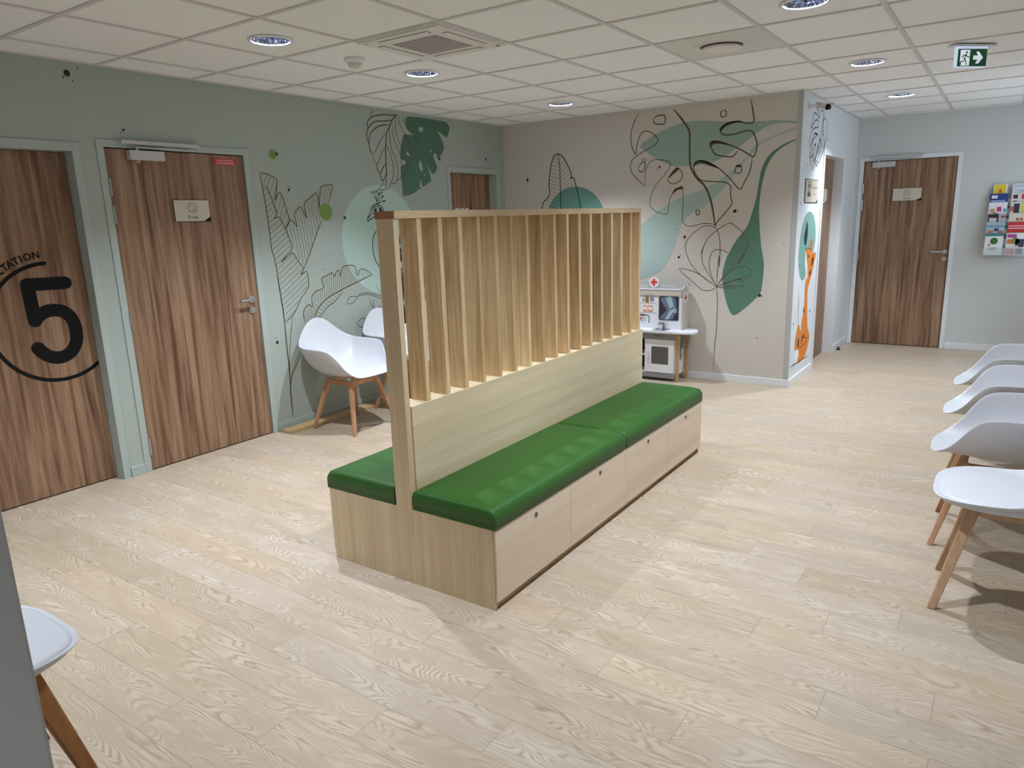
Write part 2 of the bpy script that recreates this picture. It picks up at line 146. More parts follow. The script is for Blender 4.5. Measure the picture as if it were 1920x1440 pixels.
[4.94,0.315],[4.933,0.382],[4.977,0.473],[5.028,0.536],[5.087,0.479],[5.13,0.451],[5.141,0.537],[5.189,0.619],[5.208,0.727],[5.189,0.838],[5.213,0.922],[5.264,0.962],[5.261,1.027],
[5.176,1.118],[5.136,1.184],[5.202,1.196],[5.27,1.203],[5.307,1.239]],"f_white":[[[5.133,1.194],[5.193,1.106],[5.246,1.028],[5.261,0.918],[5.183,0.968],[5.126,1.047],[5.124,
1.142]],[[5.066,0.289],[5.091,0.24],[5.056,0.196],[4.999,0.195],[4.921,0.209],[4.919,0.253],[4.944,0.298]]],"f_black":[[[5.48,1.108],[5.436,1.036],[5.393,1.03],[5.405,1.093]],
[[5.358,1.282],[5.338,1.216],[5.31,1.212],[5.332,1.254]],[[5.122,1.445],[5.163,1.392],[5.171,1.329],[5.142,1.246],[5.101,1.23],[5.05,1.271],[5.046,1.323],[5.071,1.364],[5.097,
1.404]],[[5.239,1.144],[5.274,1.134],[5.266,1.113],[5.234,1.127]],[[5.252,0.411],[5.211,0.349],[5.171,0.322],[5.191,0.392]],[[5.052,0.402],[5.08,0.359],[5.064,0.295],[5.02,0.346]],
[[5.137,1.215],[5.169,1.198],[5.133,1.194]],[[5.179,0.659],[5.234,0.625],[5.2,0.612]],[[5.332,0.973],[5.398,0.995],[5.386,0.952],[5.349,0.944]]],"f_lines":[[0.008,[[4.788,0.174],
[4.938,0.173],[5.096,0.164],[5.257,0.166],[5.491,0.159]]],[0.008,[[4.903,0.136],[4.944,0.183]]],[0.008,[[5.133,1.194],[5.106,1.122],[5.126,1.047],[5.202,0.967]]],[0.008,[[5.202,
1.196],[5.295,1.197],[5.384,1.171]]],[0.008,[[5.528,1.15],[5.444,1.129],[5.399,1.083]]],[0.008,[[5.028,0.536],[4.98,0.462],[4.933,0.382],[4.945,0.293]]],[0.008,[[5.34,0.397],
[5.251,0.377],[5.403,0.342],[5.269,0.306],[5.123,0.296]]],[0.008,[[4.952,0.85],[4.985,0.677],[5.004,0.545]]],[0.008,[[5.216,1.195],[5.193,1.053],[5.278,0.96]]]],"f_scrib":[[0.009,
[[5.22,2.399],[5.317,2.386],[5.37,2.336],[5.248,2.357],[5.157,2.358],[5.096,2.308],[5.06,2.226],[5.163,2.282],[5.246,2.31],[5.32,2.302],[5.351,2.272],[5.295,2.251],[5.163,2.231],
[5.071,2.185],[5.032,2.112],[5.04,2.052]]],[0.009,[[5.06,2.063],[5.079,1.973],[5.141,1.931],[5.187,1.906],[5.214,1.884],[5.233,1.928],[5.282,1.97],[5.364,2.067],[5.431,2.165],
[5.498,2.264],[5.57,2.404]]],[0.009,[[5.398,2.381],[5.423,2.404],[5.506,2.398],[5.512,2.325],[5.476,2.229]]],[0.009,[[5.477,2.225],[5.555,2.241],[5.538,2.294]]],[0.009,[[5.516,
2.312],[5.618,2.358],[5.707,2.294],[5.704,2.198],[5.617,2.095],[5.57,2.031]]],[0.009,[[5.196,2.198],[5.13,2.132],[5.089,2.065],[5.16,2.134],[5.312,2.19]]],[0.009,[[5.258,2.111],
[5.126,2.041],[5.096,1.987],[5.192,2.018],[5.276,2.102]]],[0.009,[[5.37,2.101],[5.317,2.011],[5.267,1.969],[5.358,1.926],[5.379,1.961],[5.3,1.964]]],[0.009,[[5.449,2.16],[5.415,
2.057],[5.399,2.002]]],[0.009,[[5.462,2.167],[5.486,2.088],[5.419,1.989]]],[0.009,[[5.554,2.221],[5.514,2.157],[5.559,2.065],[5.458,1.964],[5.413,1.955]]],[0.009,[[5.554,2.221],
[5.625,2.123],[5.57,2.031]]],[0.009,[[5.207,2.019],[5.169,1.991],[5.192,1.962],[5.239,1.981],[5.207,2.019]]]],"f_patch":[[[5.216,2.202],[5.332,2.199],[5.314,2.185],[5.189,2.189]],
[[5.251,2.113],[5.282,2.112],[5.268,2.095],[5.236,2.099]],[[5.36,2.104],[5.381,2.095],[5.366,2.081],[5.351,2.09]],[[5.544,2.224],[5.567,2.212],[5.551,2.2],[5.535,2.209]],[[5.44,
2.166],[5.463,2.154],[5.451,2.14],[5.435,2.152]]],"dotsF":[[5.805,2.177,0.009],[5.011,1.92,0.009],[4.833,1.599,0.009],[5.447,0.601,0.014],[4.836,0.557,0.011],[5.357,1.491,0.006],
[4.909,1.062,0.01],[5.429,0.43,0.006],[4.934,1.312,0.004]],"n5":[[0.265,1.26],[0.062,1.265],[0.069,1.057],[0.092,1.082],[0.115,1.096],[0.148,1.106],[0.19,1.106],[0.23,1.091],
[0.262,1.058],[0.279,1.009],[0.281,0.95],[0.27,0.898],[0.237,0.851],[0.193,0.829],[0.15,0.827],[0.11,0.843],[0.078,0.872],[0.059,0.898]],"ring":[0.177,1.036,0.344]}
# ---------------------------------------------------------------- helpers
def lin(c):
    return tuple(((x/255)/12.92 if x/255 <= 0.04045 else ((x/255+0.055)/1.055)**2.4) for x in c) + (1,)
MATS = {}
def mat(name, rgb, rough=0.6, metal=0.0, bump=0.0, bscale=60, var=0.0, emit=0.0, coat=0.0, spec=0.5):
    if name in MATS: return MATS[name]
    m = bpy.data.materials.new(name); m.use_nodes = True; nt = m.node_tree; N = nt.nodes
    b = N['Principled BSDF']; b.inputs['Base Color'].default_value = lin(rgb)
    b.inputs['Roughness'].default_value = rough; b.inputs['Metallic'].default_value = metal
    b.inputs['Specular IOR Level'].default_value = spec
    if coat: b.inputs['Coat Weight'].default_value = coat; b.inputs['Coat Roughness'].default_value = .15
    tc = N.new('ShaderNodeTexCoord'); nz = N.new('ShaderNodeTexNoise'); nz.inputs['Scale'].default_value = bscale
    nz.inputs['Detail'].default_value = 4
    nt.links.new(tc.outputs['Object'], nz.inputs['Vector'])
    if var:
        mx = N.new('ShaderNodeMixRGB'); mx.blend_type = 'MULTIPLY'; mx.inputs[0].default_value = var
        mx.inputs[1].default_value = lin(rgb)
        rp = N.new('ShaderNodeValToRGB'); rp.color_ramp.elements[0].position = .3; rp.color_ramp.elements[1].position = .7
        nt.links.new(nz.outputs['Fac'], rp.inputs[0]); nt.links.new(rp.outputs[0], mx.inputs[2]); nt.links.new(mx.outputs[0], b.inputs['Base Color'])
    if bump:
        bp = N.new('ShaderNodeBump'); bp.inputs['Strength'].default_value = bump; bp.inputs['Distance'].default_value = .002
        nt.links.new(nz.outputs['Fac'], bp.inputs['Height']); nt.links.new(bp.outputs[0], b.inputs['Normal'])
    if emit:
        b.inputs['Emission Color'].default_value = lin(rgb); b.inputs['Emission Strength'].default_value = emit
    MATS[name] = m; return m
def clear_mat(name, rgb, a):
    m = bpy.data.materials.new(name); m.use_nodes = True; b = m.node_tree.nodes['Principled BSDF']
    b.inputs['Base Color'].default_value = lin(rgb); b.inputs['Alpha'].default_value = a; b.inputs['Roughness'].default_value = .08
    MATS[name] = m; return m
def wood(name, c1, c2, c3, axis='Z', fine=70, coarse=7, rough=.5, stretch=.06, obj_var=.0, wave=0.0, pos=(.3, .72), fdark=.72):
    """grain running along `axis` of the object's own coordinates"""
    if name in MATS: return MATS[name]
    m = bpy.data.materials.new(name); m.use_nodes = True; nt = m.node_tree; N = nt.nodes; L = nt.links
    b = N['Principled BSDF']; b.inputs['Roughness'].default_value = rough; b.inputs['Specular IOR Level'].default_value = .35
    tc = N.new('ShaderNodeTexCoord'); mp = N.new('ShaderNodeMapping')
    s = {'X': (stretch, 1, 1), 'Y': (1, stretch, 1), 'Z': (1, 1, stretch)}[axis]; mp.inputs['Scale'].default_value = s
    oi = N.new('ShaderNodeObjectInfo'); ml = N.new('ShaderNodeMath'); ml.operation = 'MULTIPLY'; ml.inputs[1].default_value = 9.0
    L.new(oi.outputs['Random'], ml.inputs[0])
    ad = N.new('ShaderNodeVectorMath'); ad.operation = 'ADD'
    L.new(tc.outputs['Object'], ad.inputs[0]); L.new(ml.outputs[0], ad.inputs[1]); L.new(ad.outputs[0], mp.inputs['Vector'])
    n1 = N.new('ShaderNodeTexNoise'); n1.inputs['Scale'].default_value = coarse; n1.inputs['Detail'].default_value = 6; n1.inputs['Distortion'].default_value = .6
    n2 = N.new('ShaderNodeTexNoise'); n2.inputs['Scale'].default_value = fine; n2.inputs['Detail'].default_value = 3
    L.new(mp.outputs[0], n1.inputs['Vector']); L.new(mp.outputs[0], n2.inputs['Vector'])
    r1 = N.new('ShaderNodeValToRGB'); e = r1.color_ramp.elements
    e[0].position = pos[0]; e[0].color = lin(c1); e[1].position = pos[1]; e[1].color = lin(c3)
    k = e.new(.5); k.color = lin(c2)
    if wave:
        # contour lines of a smooth noise give flame-shaped growth rings
        n3 = N.new('ShaderNodeTexNoise'); n3.inputs['Scale'].default_value = coarse*.9; n3.inputs['Detail'].default_value = 1
        L.new(mp.outputs[0], n3.inputs['Vector'])
        mm = N.new('ShaderNodeMath'); mm.operation = 'MULTIPLY'; mm.inputs[1].default_value = wave
        L.new(n3.outputs['Fac'], mm.inputs[0])
        sn = N.new('ShaderNodeMath'); sn.operation = 'SINE'; L.new(mm.outputs[0], sn.inputs[0])
        ma = N.new('ShaderNodeMath'); ma.operation = 'MULTIPLY_ADD'; ma.inputs[1].default_value = .10; L.new(sn.outputs[0], ma.inputs[0]); L.new(n1.outputs['Fac'], ma.inputs[2])
        L.new(ma.outputs[0], r1.inputs[0])
    else: L.new(n1.outputs['Fac'], r1.inputs[0])
    r2 = N.new('ShaderNodeValToRGB'); e = r2.color_ramp.elements
    e[0].position = .35; e[0].color = (fdark, fdark-.03, fdark-.06, 1); e[1].position = .6; e[1].color = (1, 1, 1, 1)
    L.new(n2.outputs['Fac'], r2.inputs[0])
    mx = N.new('ShaderNodeMixRGB'); mx.blend_type = 'MULTIPLY'; mx.inputs[0].default_value = .55
    L.new(r1.outputs[0], mx.inputs[1]); L.new(r2.outputs[0], mx.inputs[2])
    out = mx.outputs[0]
    if obj_var:
        hs = N.new('ShaderNodeHueSaturation'); mr = N.new('ShaderNodeMapRange')
        mr.inputs['To Min'].default_value = 1-obj_var; mr.inputs['To Max'].default_value = 1+obj_var
        L.new(oi.outputs['Random'], mr.inputs['Value']); L.new(mr.outputs[0], hs.inputs['Value']); L.new(out, hs.inputs['Color']); out = hs.outputs[0]
    L.new(out, b.inputs['Base Color'])
    bp = N.new('ShaderNodeBump'); bp.inputs['Strength'].default_value = .15; bp.inputs['Distance'].default_value = .001
    L.new(n2.outputs['Fac'], bp.inputs['Height']); L.new(bp.outputs[0], b.inputs['Normal'])
    MATS[name] = m; return m

def tag(o, label=None, cat=None, group=None, kind=None):
    if label: o['label'] = label
    if cat: o['category'] = cat
    if group: o['group'] = group
    if kind: o['kind'] = kind
    return o
def thing(name, label, cat, loc=(0, 0, 0), rz=0.0, group=None):
    o = bpy.data.objects.new(name, None); C.objects.link(o); o.location = loc; o.rotation_euler = (0, 0, rz)
    o.empty_display_size = .1
    return tag(o, label, cat, group)
def obj(name, bm, m, parent=None, smooth=False, local=False, bevel=0.0, label=None):
    me = bpy.data.meshes.new(name)
    bmesh.ops.recalc_face_normals(bm, faces=bm.faces) if smooth != 'keep' else None
    if smooth is True:
        for f in bm.faces: f.smooth = True
    bm.to_mesh(me); bm.free()
    for mm in (m if isinstance(m, (list, tuple)) else [m]): me.materials.append(mm)
    o = bpy.data.objects.new(name, me); C.objects.link(o)
    if parent is not None:
        o.parent = parent
        if not local:                      # geometry given in world coordinates
            pm = Matrix.LocRotScale(parent.location, parent.rotation_euler, None)
            if parent.parent is not None:
                g = parent.parent; pm = Matrix.LocRotScale(g.location, g.rotation_euler, None) @ pm if parent.type == 'EMPTY' else Matrix.LocRotScale(g.location, g.rotation_euler, None)
            me.transform(pm.inverted())
    if bevel:
        md = o.modifiers.new('bevel', 'BEVEL'); md.width = bevel; md.segments = 2; md.limit_method = 'ANGLE'; md.angle_limit = .6
    if label: o['label'] = label
    return o
def setting(name, bm, m, **k):
    o = obj(name, bm, m, **k); o['kind'] = 'structure'; return o
def bx(bm, x0, x1, y0, y1, z0, z1, mi=0):
    vs_ = [bm.verts.new((x, y, z)) for x in (x0, x1) for y in (y0, y1) for z in (z0, z1)]
    for q in ((0, 1, 3, 2), (4, 6, 7, 5), (0, 4, 5, 1), (2, 3, 7, 6), (0, 2, 6, 4), (1, 5, 7, 3)):
        f = bm.faces.new([vs_[i] for i in q]); f.material_index = mi
    return bm
def box(*a): return bx(bmesh.new(), *a)
def cyl(bm, p, q, r0, r1=None, n=20, cap=True):
    r1 = r0 if r1 is None else r1; p, q = Vector(p), Vector(q); d = (q-p).normalized()
    a = d.orthogonal().normalized(); b = d.cross(a)
    A = [bm.verts.new(p+(a*math.cos(2*PI*i/n)+b*math.sin(2*PI*i/n))*r0) for i in range(n)]
    B = [bm.verts.new(q+(a*math.cos(2*PI*i/n)+b*math.sin(2*PI*i/n))*r1) for i in range(n)]
    for i in range(n): bm.faces.new((A[i], A[(i+1) % n], B[(i+1) % n], B[i]))
    if cap: bm.faces.new(A[::-1]); bm.faces.new(B)
    return bm
def lathe(bm, prof, c=(0, 0, 0), n=40, cap0=False, cap1=False):
    c = Vector(c); R = []
    for r, z in prof: R.append([bm.verts.new(c+Vector((r*math.cos(2*PI*i/n), r*math.sin(2*PI*i/n), z))) for i in range(n)])
    for a, b in zip(R, R[1:]):
        for i in range(n): bm.faces.new((a[i], a[(i+1) % n], b[(i+1) % n], b[i]))
    if cap0: bm.faces.new(R[0][::-1])
    if cap1: bm.faces.new(R[-1])
    return bm
def tube(bm, pts, r, n=12, r1=None):
    pts = [Vector(p) for p in pts]; N = len(pts); rings = []; a = None
    for i, p in enumerate(pts):
        d = (pts[min(i+1, N-1)]-pts[max(i-1, 0)]).normalized()
        a = d.orthogonal().normalized() if a is None else (a-d*a.dot(d)).normalized()
        b = d.cross(a); rr = r if r1 is None else r+(r1-r)*i/(N-1)
        rings.append([bm.verts.new(p+(a*math.cos(2*PI*k/n)+b*math.sin(2*PI*k/n))*rr) for k in range(n)])
    for A, B in zip(rings, rings[1:]):
        for k in range(n): bm.faces.new((A[k], A[(k+1) % n], B[(k+1) % n], B[k]))
    bm.faces.new(rings[0][::-1]); bm.faces.new(rings[-1]); return bm
def bar(bm, p, q, wa, wb, ta, tb, up=(0, 0, 1)):
    """tapered rectangular bar; (wa, ta) section at p, (wb, tb) at q"""
    p, q = Vector(p), Vector(q); d = (q-p).normalized(); s = d.cross(Vector(up)).normalized(); t = s.cross(d)
    A = [bm.verts.new(p+s*x*wa/2+t*y*ta/2) for x, y in ((-1, -1), (1, -1), (1, 1), (-1, 1))]
    B = [bm.verts.new(q+s*x*wb/2+t*y*tb/2) for x, y in ((-1, -1), (1, -1), (1, 1), (-1, 1))]
    for i in range(4): bm.faces.new((A[i], A[(i+1) % 4], B[(i+1) % 4], B[i]))
    bm.faces.new(A[::-1]); bm.faces.new(B); return bm

# surfaces one can paint or print on: (a, b, off) -> world
class Plane:
    def __init__(s, o, u, v): s.o, s.u, s.v = Vector(o), Vector(u).normalized(), Vector(v).normalized(); s.n = s.u.cross(s.v)
    def __call__(s, a, b, off=0.0): return s.o+s.u*a+s.v*b+s.n*off
PL = Plane((0, 0, 0), (0, 1, 0), (0, 0, 1))
PD = Plane((-.085, 0, 0), (0, 1, 0), (0, 0, 1))
PB = Plane((0, 4.75, 0), (1, 0, 0), (0, 0, 1))
PF = Plane((3.015, 0, 0), (0, 1, 0), (0, 0, 1))
def spline(P, n=5, closed=False):
    P = [Vector(p) for p in P]; N = len(P); out = []
    for i in range(N if closed else N-1):
        if closed: a, b, c, d = P[i-1], P[i], P[(i+1) % N], P[(i+2) % N]
        else: a, b, c, d = P[max(i-1, 0)], P[i], P[i+1], P[min(i+2, N-1)]
        for k in range(n):
            t = k/n; out.append(.5*((2*b)+(c-a)*t+(2*a-5*b+4*c-d)*t*t+(3*b-a-3*c+d)*t**3))
    if not closed: out.append(P[-1])
    return out
def fill(bm, pl, loops, off, thick=0.0):
    loops3 = [[Vector((p[0], p[1], 0)) for p in lp] for lp in loops]
    flat = [p for lp in loops3 for p in lp]
    V = [bm.verts.new(pl(p.x, p.y, off)) for p in flat]
    for t in tessellate_polygon(loops3):
        if len(set(t)) == 3:
            try: f = bm.faces.new([V[i] for i in t])
            except ValueError: continue
            f.normal_update()
            if f.normal.dot(pl.n) < 0: f.normal_flip()
    if thick:
        V2 = [bm.verts.new(pl(p.x, p.y, off-thick)) for p in flat]; k = 0
        for lp in loops3:
            n = len(lp)
            for i in range(n): bm.faces.new((V[k+i], V[k+(i+1) % n], V2[k+(i+1) % n], V2[k+i]))
            k += n
        for t in tessellate_polygon(loops3):
            if len(set(t)) == 3:
                try: bm.faces.new([V2[i] for i in t])
                except ValueError: pass
    return bm
def stroke(bm, pl, P, w, off, n=5, taper=True, smooth=True, cap=False):
    Q = spline(P, n) if smooth and len(P) > 2 else [Vector(p) for p in P]
    N = len(Q); A = []; B = []
    for i, p in enumerate(Q):
        d = Q[min(i+1, N-1)]-Q[max(i-1, 0)]
        if d.length < 1e-9: d = Vector((1, 0))
        d.normalize(); s = Vector((-d.y, d.x))
        h = w/2*(min(1, .45+.55*min(i, N-1-i)/4) if taper and N > 4 else 1)
        A.append(bm.verts.new(pl(p.x+s.x*h, p.y+s.y*h, off))); B.append(bm.verts.new(pl(p.x-s.x*h, p.y-s.y*h, off)))
    for i in range(N-1):
        f = bm.faces.new((B[i], B[i+1], A[i+1], A[i])); f.normal_update()
        if f.normal.dot(pl.n) < 0: f.normal_flip()
    if cap:
        for e in (0, -1): disc(bm, pl, Q[e].x, Q[e].y, w/2, off+(.00012 if e else .00024), 24)
    return bm
def disc(bm, pl, a, b, r, off, n=20, ry=None):
    ry = r if ry is None else ry
    f = bm.faces.new([bm.verts.new(pl(a+r*math.cos(2*PI*i/n), b+ry*math.sin(2*PI*i/n), off)) for i in range(n)]); f.normal_update()
    if f.normal.dot(pl.n) < 0: f.normal_flip()
    return bm
def ring(bm, pl, a, b, r0, r1, off, n=48, t0=0, t1=2*PI):
    A = []; B = []
    for i in range(n+1):
        t = t0+(t1-t0)*i/n; A.append(bm.verts.new(pl(a+r0*math.cos(t), b+r0*math.sin(t), off))); B.append(bm.verts.new(pl(a+r1*math.cos(t), b+r1*math.sin(t), off)))
    for i in range(n):
        f = bm.faces.new((A[i], B[i], B[i+1], A[i+1])); f.normal_update()
        if f.normal.dot(pl.n) < 0: f.normal_flip()
    return bm
def rect(bm, pl, a0, a1, b0, b1, off, thick=0.0, r=0.0):
    if r:
        P = [(cx+r*math.cos(t0+k*PI/10), cy+r*math.sin(t0+k*PI/10)) for cx, cy, t0 in ((a1-r, b0+r, -PI/2), (a1-r, b1-r, 0), (a0+r, b1-r, PI/2), (a0+r, b0+r, PI)) for k in range(6)]
    else: P = [(a0, b0), (a1, b0), (a1, b1), (a0, b1)]
    return fill(bm, pl, [P], off, thick)
def text(bm, pl, s, a, b, size, off, rot=0.0, align='CENTER', ext=0.0, bold=0.0):
    cu = bpy.data.curves.new('t', 'FONT'); cu.body = s; cu.size = size; cu.align_x = align; cu.align_y = 'CENTER'; cu.extrude = ext; cu.resolution_u = 3; cu.offset = bold
    o = bpy.data.objects.new('t', cu); C.objects.link(o)
    dg = bpy.context.evaluated_depsgraph_get(); me = bpy.data.meshes.new_from_object(o.evaluated_get(dg))
    M = Matrix((pl.u, pl.v, pl.n)).transposed().to_4x4(); M.translation = pl(a, b, off)
    me.transform(M @ Matrix.Rotation(rot, 4, 'Z')); bm.from_mesh(me)
    bpy.data.objects.remove(o); bpy.data.curves.remove(cu); bpy.data.meshes.remove(me); return bm

# ---------------------------------------------------------------- materials
M_green = mat('wall paint sage', (166, 176, 168), .75, bump=.06, bscale=150)
M_greenframe = mat('frame paint sage', (170, 182, 176), .55)
M_beige = mat('wall paint beige', (202, 196, 187), .75, bump=.06, bscale=150)
M_white = mat('wall paint white', (217, 221, 224), .75, bump=.06, bscale=150)
M_farw = mat('wall paint pale grey', (205, 207, 205), .75, bump=.06, bscale=150)
M_grey = mat('wall paint near', (176, 176, 174), .75, bump=.06, bscale=150)
M_whitetrim = mat('white lacquer', (226, 228, 230), .45)
M_tile = mat('ceiling tile', (238, 237, 235), .9, bump=.25, bscale=400)
M_tbar = mat('ceiling bar', (208, 204, 200), .6)
M_shell = mat('white polypropylene', (206, 208, 213), .35, coat=.1)
M_pad = mat('white leatherette', (203, 205, 210), .45)
M_leather = mat('green leatherette', (42, 90, 27), .46, bump=.12, bscale=350, var=.06, spec=.32)
M_walnut = wood('walnut laminate', (96, 64, 46), (142, 111, 86), (170, 140, 113), 'Z', fine=120, coarse=26, stretch=.04, rough=.45, pos=(.30, .70), fdark=.62)
M_oak = wood('oak slat', (196, 162, 116), (216, 186, 142), (230, 204, 162), 'Z', fine=130, coarse=10, stretch=.045, obj_var=.06, wave=60, fdark=.66)
M_oakh = wood('oak board', (206, 188, 154), (214, 197, 163), (221, 205, 173), 'Y', fine=200, coarse=18, stretch=.015, fdark=.80)
M_oakv = wood('oak end panel', (202, 178, 142), (212, 190, 154), (222, 202, 168), 'Z', fine=200, coarse=18, stretch=.02, fdark=.78)
M_front = wood('pale oak front', (214, 194, 170), (220, 202, 179), (226, 209, 188), 'Y', fine=220, coarse=14, stretch=.02, obj_var=.02, fdark=.90)
M_rail = wood('oak rail', (205, 178, 138), (218, 192, 152), (228, 205, 168), 'Y', fine=120, coarse=9, stretch=.05)
M_endgrain = mat('end grain', (160, 112, 78), .6, var=.3, bscale=90)
M_beech = wood('beech leg', (172, 126, 90), (190, 146, 110), (202, 161, 126), 'Z', fine=110, coarse=10, stretch=.08, obj_var=.05)
M_beechdk = wood('oiled oak leg', (120, 76, 38), (158, 108, 62), (180, 132, 84), 'Z', fine=70, coarse=9, stretch=.07)
M_beechpl = wood('pale beech leg', (170, 132, 98), (190, 154, 122), (202, 168, 138), 'Z', fine=110, coarse=10, stretch=.08)
M_pine = wood('pine board', (186, 152, 102), (202, 170, 122), (214, 185, 140), 'Y', fine=90, coarse=12, stretch=.05)
M_steel = mat('brushed steel', (190, 190, 192), .3, metal=1)
M_alu = mat('silver lacquer', (196, 194, 194), .4, metal=.3)
M_black = mat('black vinyl', (10, 10, 11), .6, spec=.2)
M_dark = mat('dark gap', (28, 24, 22), .8)
M_gold = mat('mural gold', (116, 104, 72), .7, spec=.2)
M_golddk = mat('mural bronze', (88, 76, 54), .7, spec=.2)
M_ink = mat('mural ink', (22, 24, 24), .6)
M_thin = mat('mural thin line', (92, 84, 74), .6)
M_mint = mat('mural mint', (178, 204, 194), .7)
M_sage = mat('mural sage', (146, 168, 157), .7)
M_sageb = mat('mural pale teal', (164, 184, 178), .7)
M_forest = mat('mural forest green', (84, 124, 104), .7)
M_forestl = mat('mural forest green left', (76, 112, 92), .7)
M_teal = mat('mural teal', (98, 146, 132), .7)
M_lime = mat('mural lime', (112, 146, 68), .7)
M_orange = mat('mural orange', (222, 128, 38), .7)
M_plate = mat('champagne plate', (205, 198, 180), .4, metal=.15)
M_print = mat('sign print', (70, 66, 58), .6)
M_red = mat('red print', (190, 28, 40), .5)
M_paper = mat('white paper', (228, 230, 232), .6)
M_clear = clear_mat('clear acrylic', (225, 230, 232), .22)

# ---------------------------------------------------------------- setting
H = 2.497; YF = 7.36; XR = 5.06; YN = -4.0
LAMP_K = (.80, 1.32, 1.0, 1.48, 1.0, .60, .92, .52, .9)
LIGHTS = [(1.211, .9), (1.211, 2.1), (1.211, 3.9), (3.611, 2.1), (3.611, 3.9), (3.611, 5.7), (3.611, .3), (1.211, -.9), (4.811, -2.7)]  # the last one is added behind the camera to brighten the near wall
# floor of real planks, 0.1675 m wide
def make_floor():
    known = {-5: 2.384, -4: 2.76, -3: 2.02, -2: 2.397, 0: 3.835, 2: 4.178, 3: 3.49, 4: 3.875, 5: 4.093, 6: 4.326, 7: 3.93, 8: 3.674, 9: 3.485, 10: 3.866, 11: 4.088, -1: 3.21, 1: 3.5}
    bm = bmesh.new(); uv = bm.loops.layers.uv.new('plank'); col = bm.loops.layers.uv.new('seed')
    LN = .985; W = .1675; rnd = random.Random(11)
    for k in range(-24, 46):
        y0 = .003+k*W; y1 = y0+W; x = known.get(k, rnd.random()*LN) % LN - LN*2
        while x < XR+.2:
            xa, xb = max(x, -.3), min(x+LN, XR+.2)
            if xb > xa:
                s1, s2 = rnd.random(), rnd.random()
                P = ((xa, y0), (xb, y0), (xb, y1), (xa, y1))
                f = bm.faces.new([bm.verts.new((p[0], p[1], 0)) for p in P])
                for lp, p in zip(f.loops, P): lp[uv].uv = ((p[0]-x)/LN, (p[1]-y0)/W); lp[col].uv = (s1, s2)
            x += LN
    m = bpy.data.materials.new('vinyl oak planks'); m.use_nodes = True; nt = m.node_tree; N = nt.nodes; L = nt.links; b = N['Principled BSDF']
    def nd(t, **k):
        n = N.new(t)
        for a, v in k.items(): setattr(n, a, v)
        return n
    def mth(op, *a):
        n = nd('ShaderNodeMath', operation=op)
        for i, v in enumerate(a):
            if isinstance(v, (int, float)): n.inputs[i].default_value = v
            else: L.new(v, n.inputs[i])
        return n.outputs[0]
    u = nd('ShaderNodeUVMap', uv_map='plank'); sd = nd('ShaderNodeUVMap', uv_map='seed')
    su = nd('ShaderNodeSeparateXYZ'); ss = nd('ShaderNodeSeparateXYZ'); L.new(u.outputs[0], su.inputs[0]); L.new(sd.outputs[0], ss.inputs[0])
    U, V = su.outputs[0], su.outputs[1]; S1, S2 = ss.outputs[0], ss.outputs[1]
    x = mth('MULTIPLY', U, .985); y = mth('MULTIPLY', V, .1675)
    cb = nd('ShaderNodeCombineXYZ'); L.new(mth('ADD', mth('MULTIPLY', x, 1.7), mth('MULTIPLY', S1, 37.0)), cb.inputs[0]); L.new(mth('ADD', mth('MULTIPLY', y, 9.0), mth('MULTIPLY', S2, 53.0)), cb.inputs[1])
    big = nd('ShaderNodeTexNoise'); big.inputs['Scale'].default_value = 1.0; big.inputs['Detail'].default_value = 1.5; big.inputs['Distortion'].default_value = .35; L.new(cb.outputs[0], big.inputs['Vector'])
    # cathedral grain = contour lines of the slow noise
    warp = nd('ShaderNodeTexNoise'); warp.inputs['Scale'].default_value = 9.0; warp.inputs['Detail'].default_value = 3; L.new(cb.outputs[0], warp.inputs['Vector'])
    ph = mth('ADD', mth('MULTIPLY', big.outputs['Fac'], 165.0), mth('MULTIPLY', warp.outputs['Fac'], 5.0))
    rg = mth('POWER', mth('MULTIPLY_ADD', mth('SINE', ph), .5, .5), 2.0)
    cf = nd('ShaderNodeCombineXYZ'); L.new(mth('ADD', mth('MULTIPLY', x, 14.0), mth('MULTIPLY', S1, 91.0)), cf.inputs[0]); L.new(mth('MULTIPLY', y, 260.0), cf.inputs[1])
    fine = nd('ShaderNodeTexNoise'); fine.inputs['Scale'].default_value = 1.0; fine.inputs['Detail'].default_value = 4; L.new(cf.outputs[0], fine.inputs['Vector'])
    cp_ = nd('ShaderNodeCombineXYZ'); L.new(mth('ADD', mth('MULTIPLY', x, 3.0), mth('MULTIPLY', S2, 17.0)), cp_.inputs[0]); L.new(mth('ADD', mth('MULTIPLY', y, 12.0), mth('MULTIPLY', S1, 29.0)), cp_.inputs[1])
    patch = nd('ShaderNodeTexNoise'); patch.inputs['Scale'].default_value = 1.3; patch.inputs['Detail'].default_value = 3; L.new(cp_.outputs[0], patch.inputs['Vector'])
    msk = nd('ShaderNodeMapRange'); msk.inputs['From Min'].default_value = .42; msk.inputs['From Max'].default_value = .62; L.new(patch.outputs['Fac'], msk.inputs['Value'])
    r1 = nd('ShaderNodeValToRGB'); e = r1.color_ramp.elements; e[0].position = .25; e[0].color = lin((167, 150, 129)); e[1].position = .75; e[1].color = lin((186, 170, 149))
    L.new(mth('ADD', mth('MULTIPLY', fine.outputs['Fac'], .5), mth('MULTIPLY', patch.outputs['Fac'], .5)), r1.inputs[0])
    mx = nd('ShaderNodeMixRGB', blend_type='MIX'); mx.inputs[2].default_value = lin((146, 126, 102)); L.new(r1.outputs[0], mx.inputs[1])
    L.new(mth('MULTIPLY', mth('MULTIPLY', rg, msk.outputs[0]), .58), mx.inputs[0])
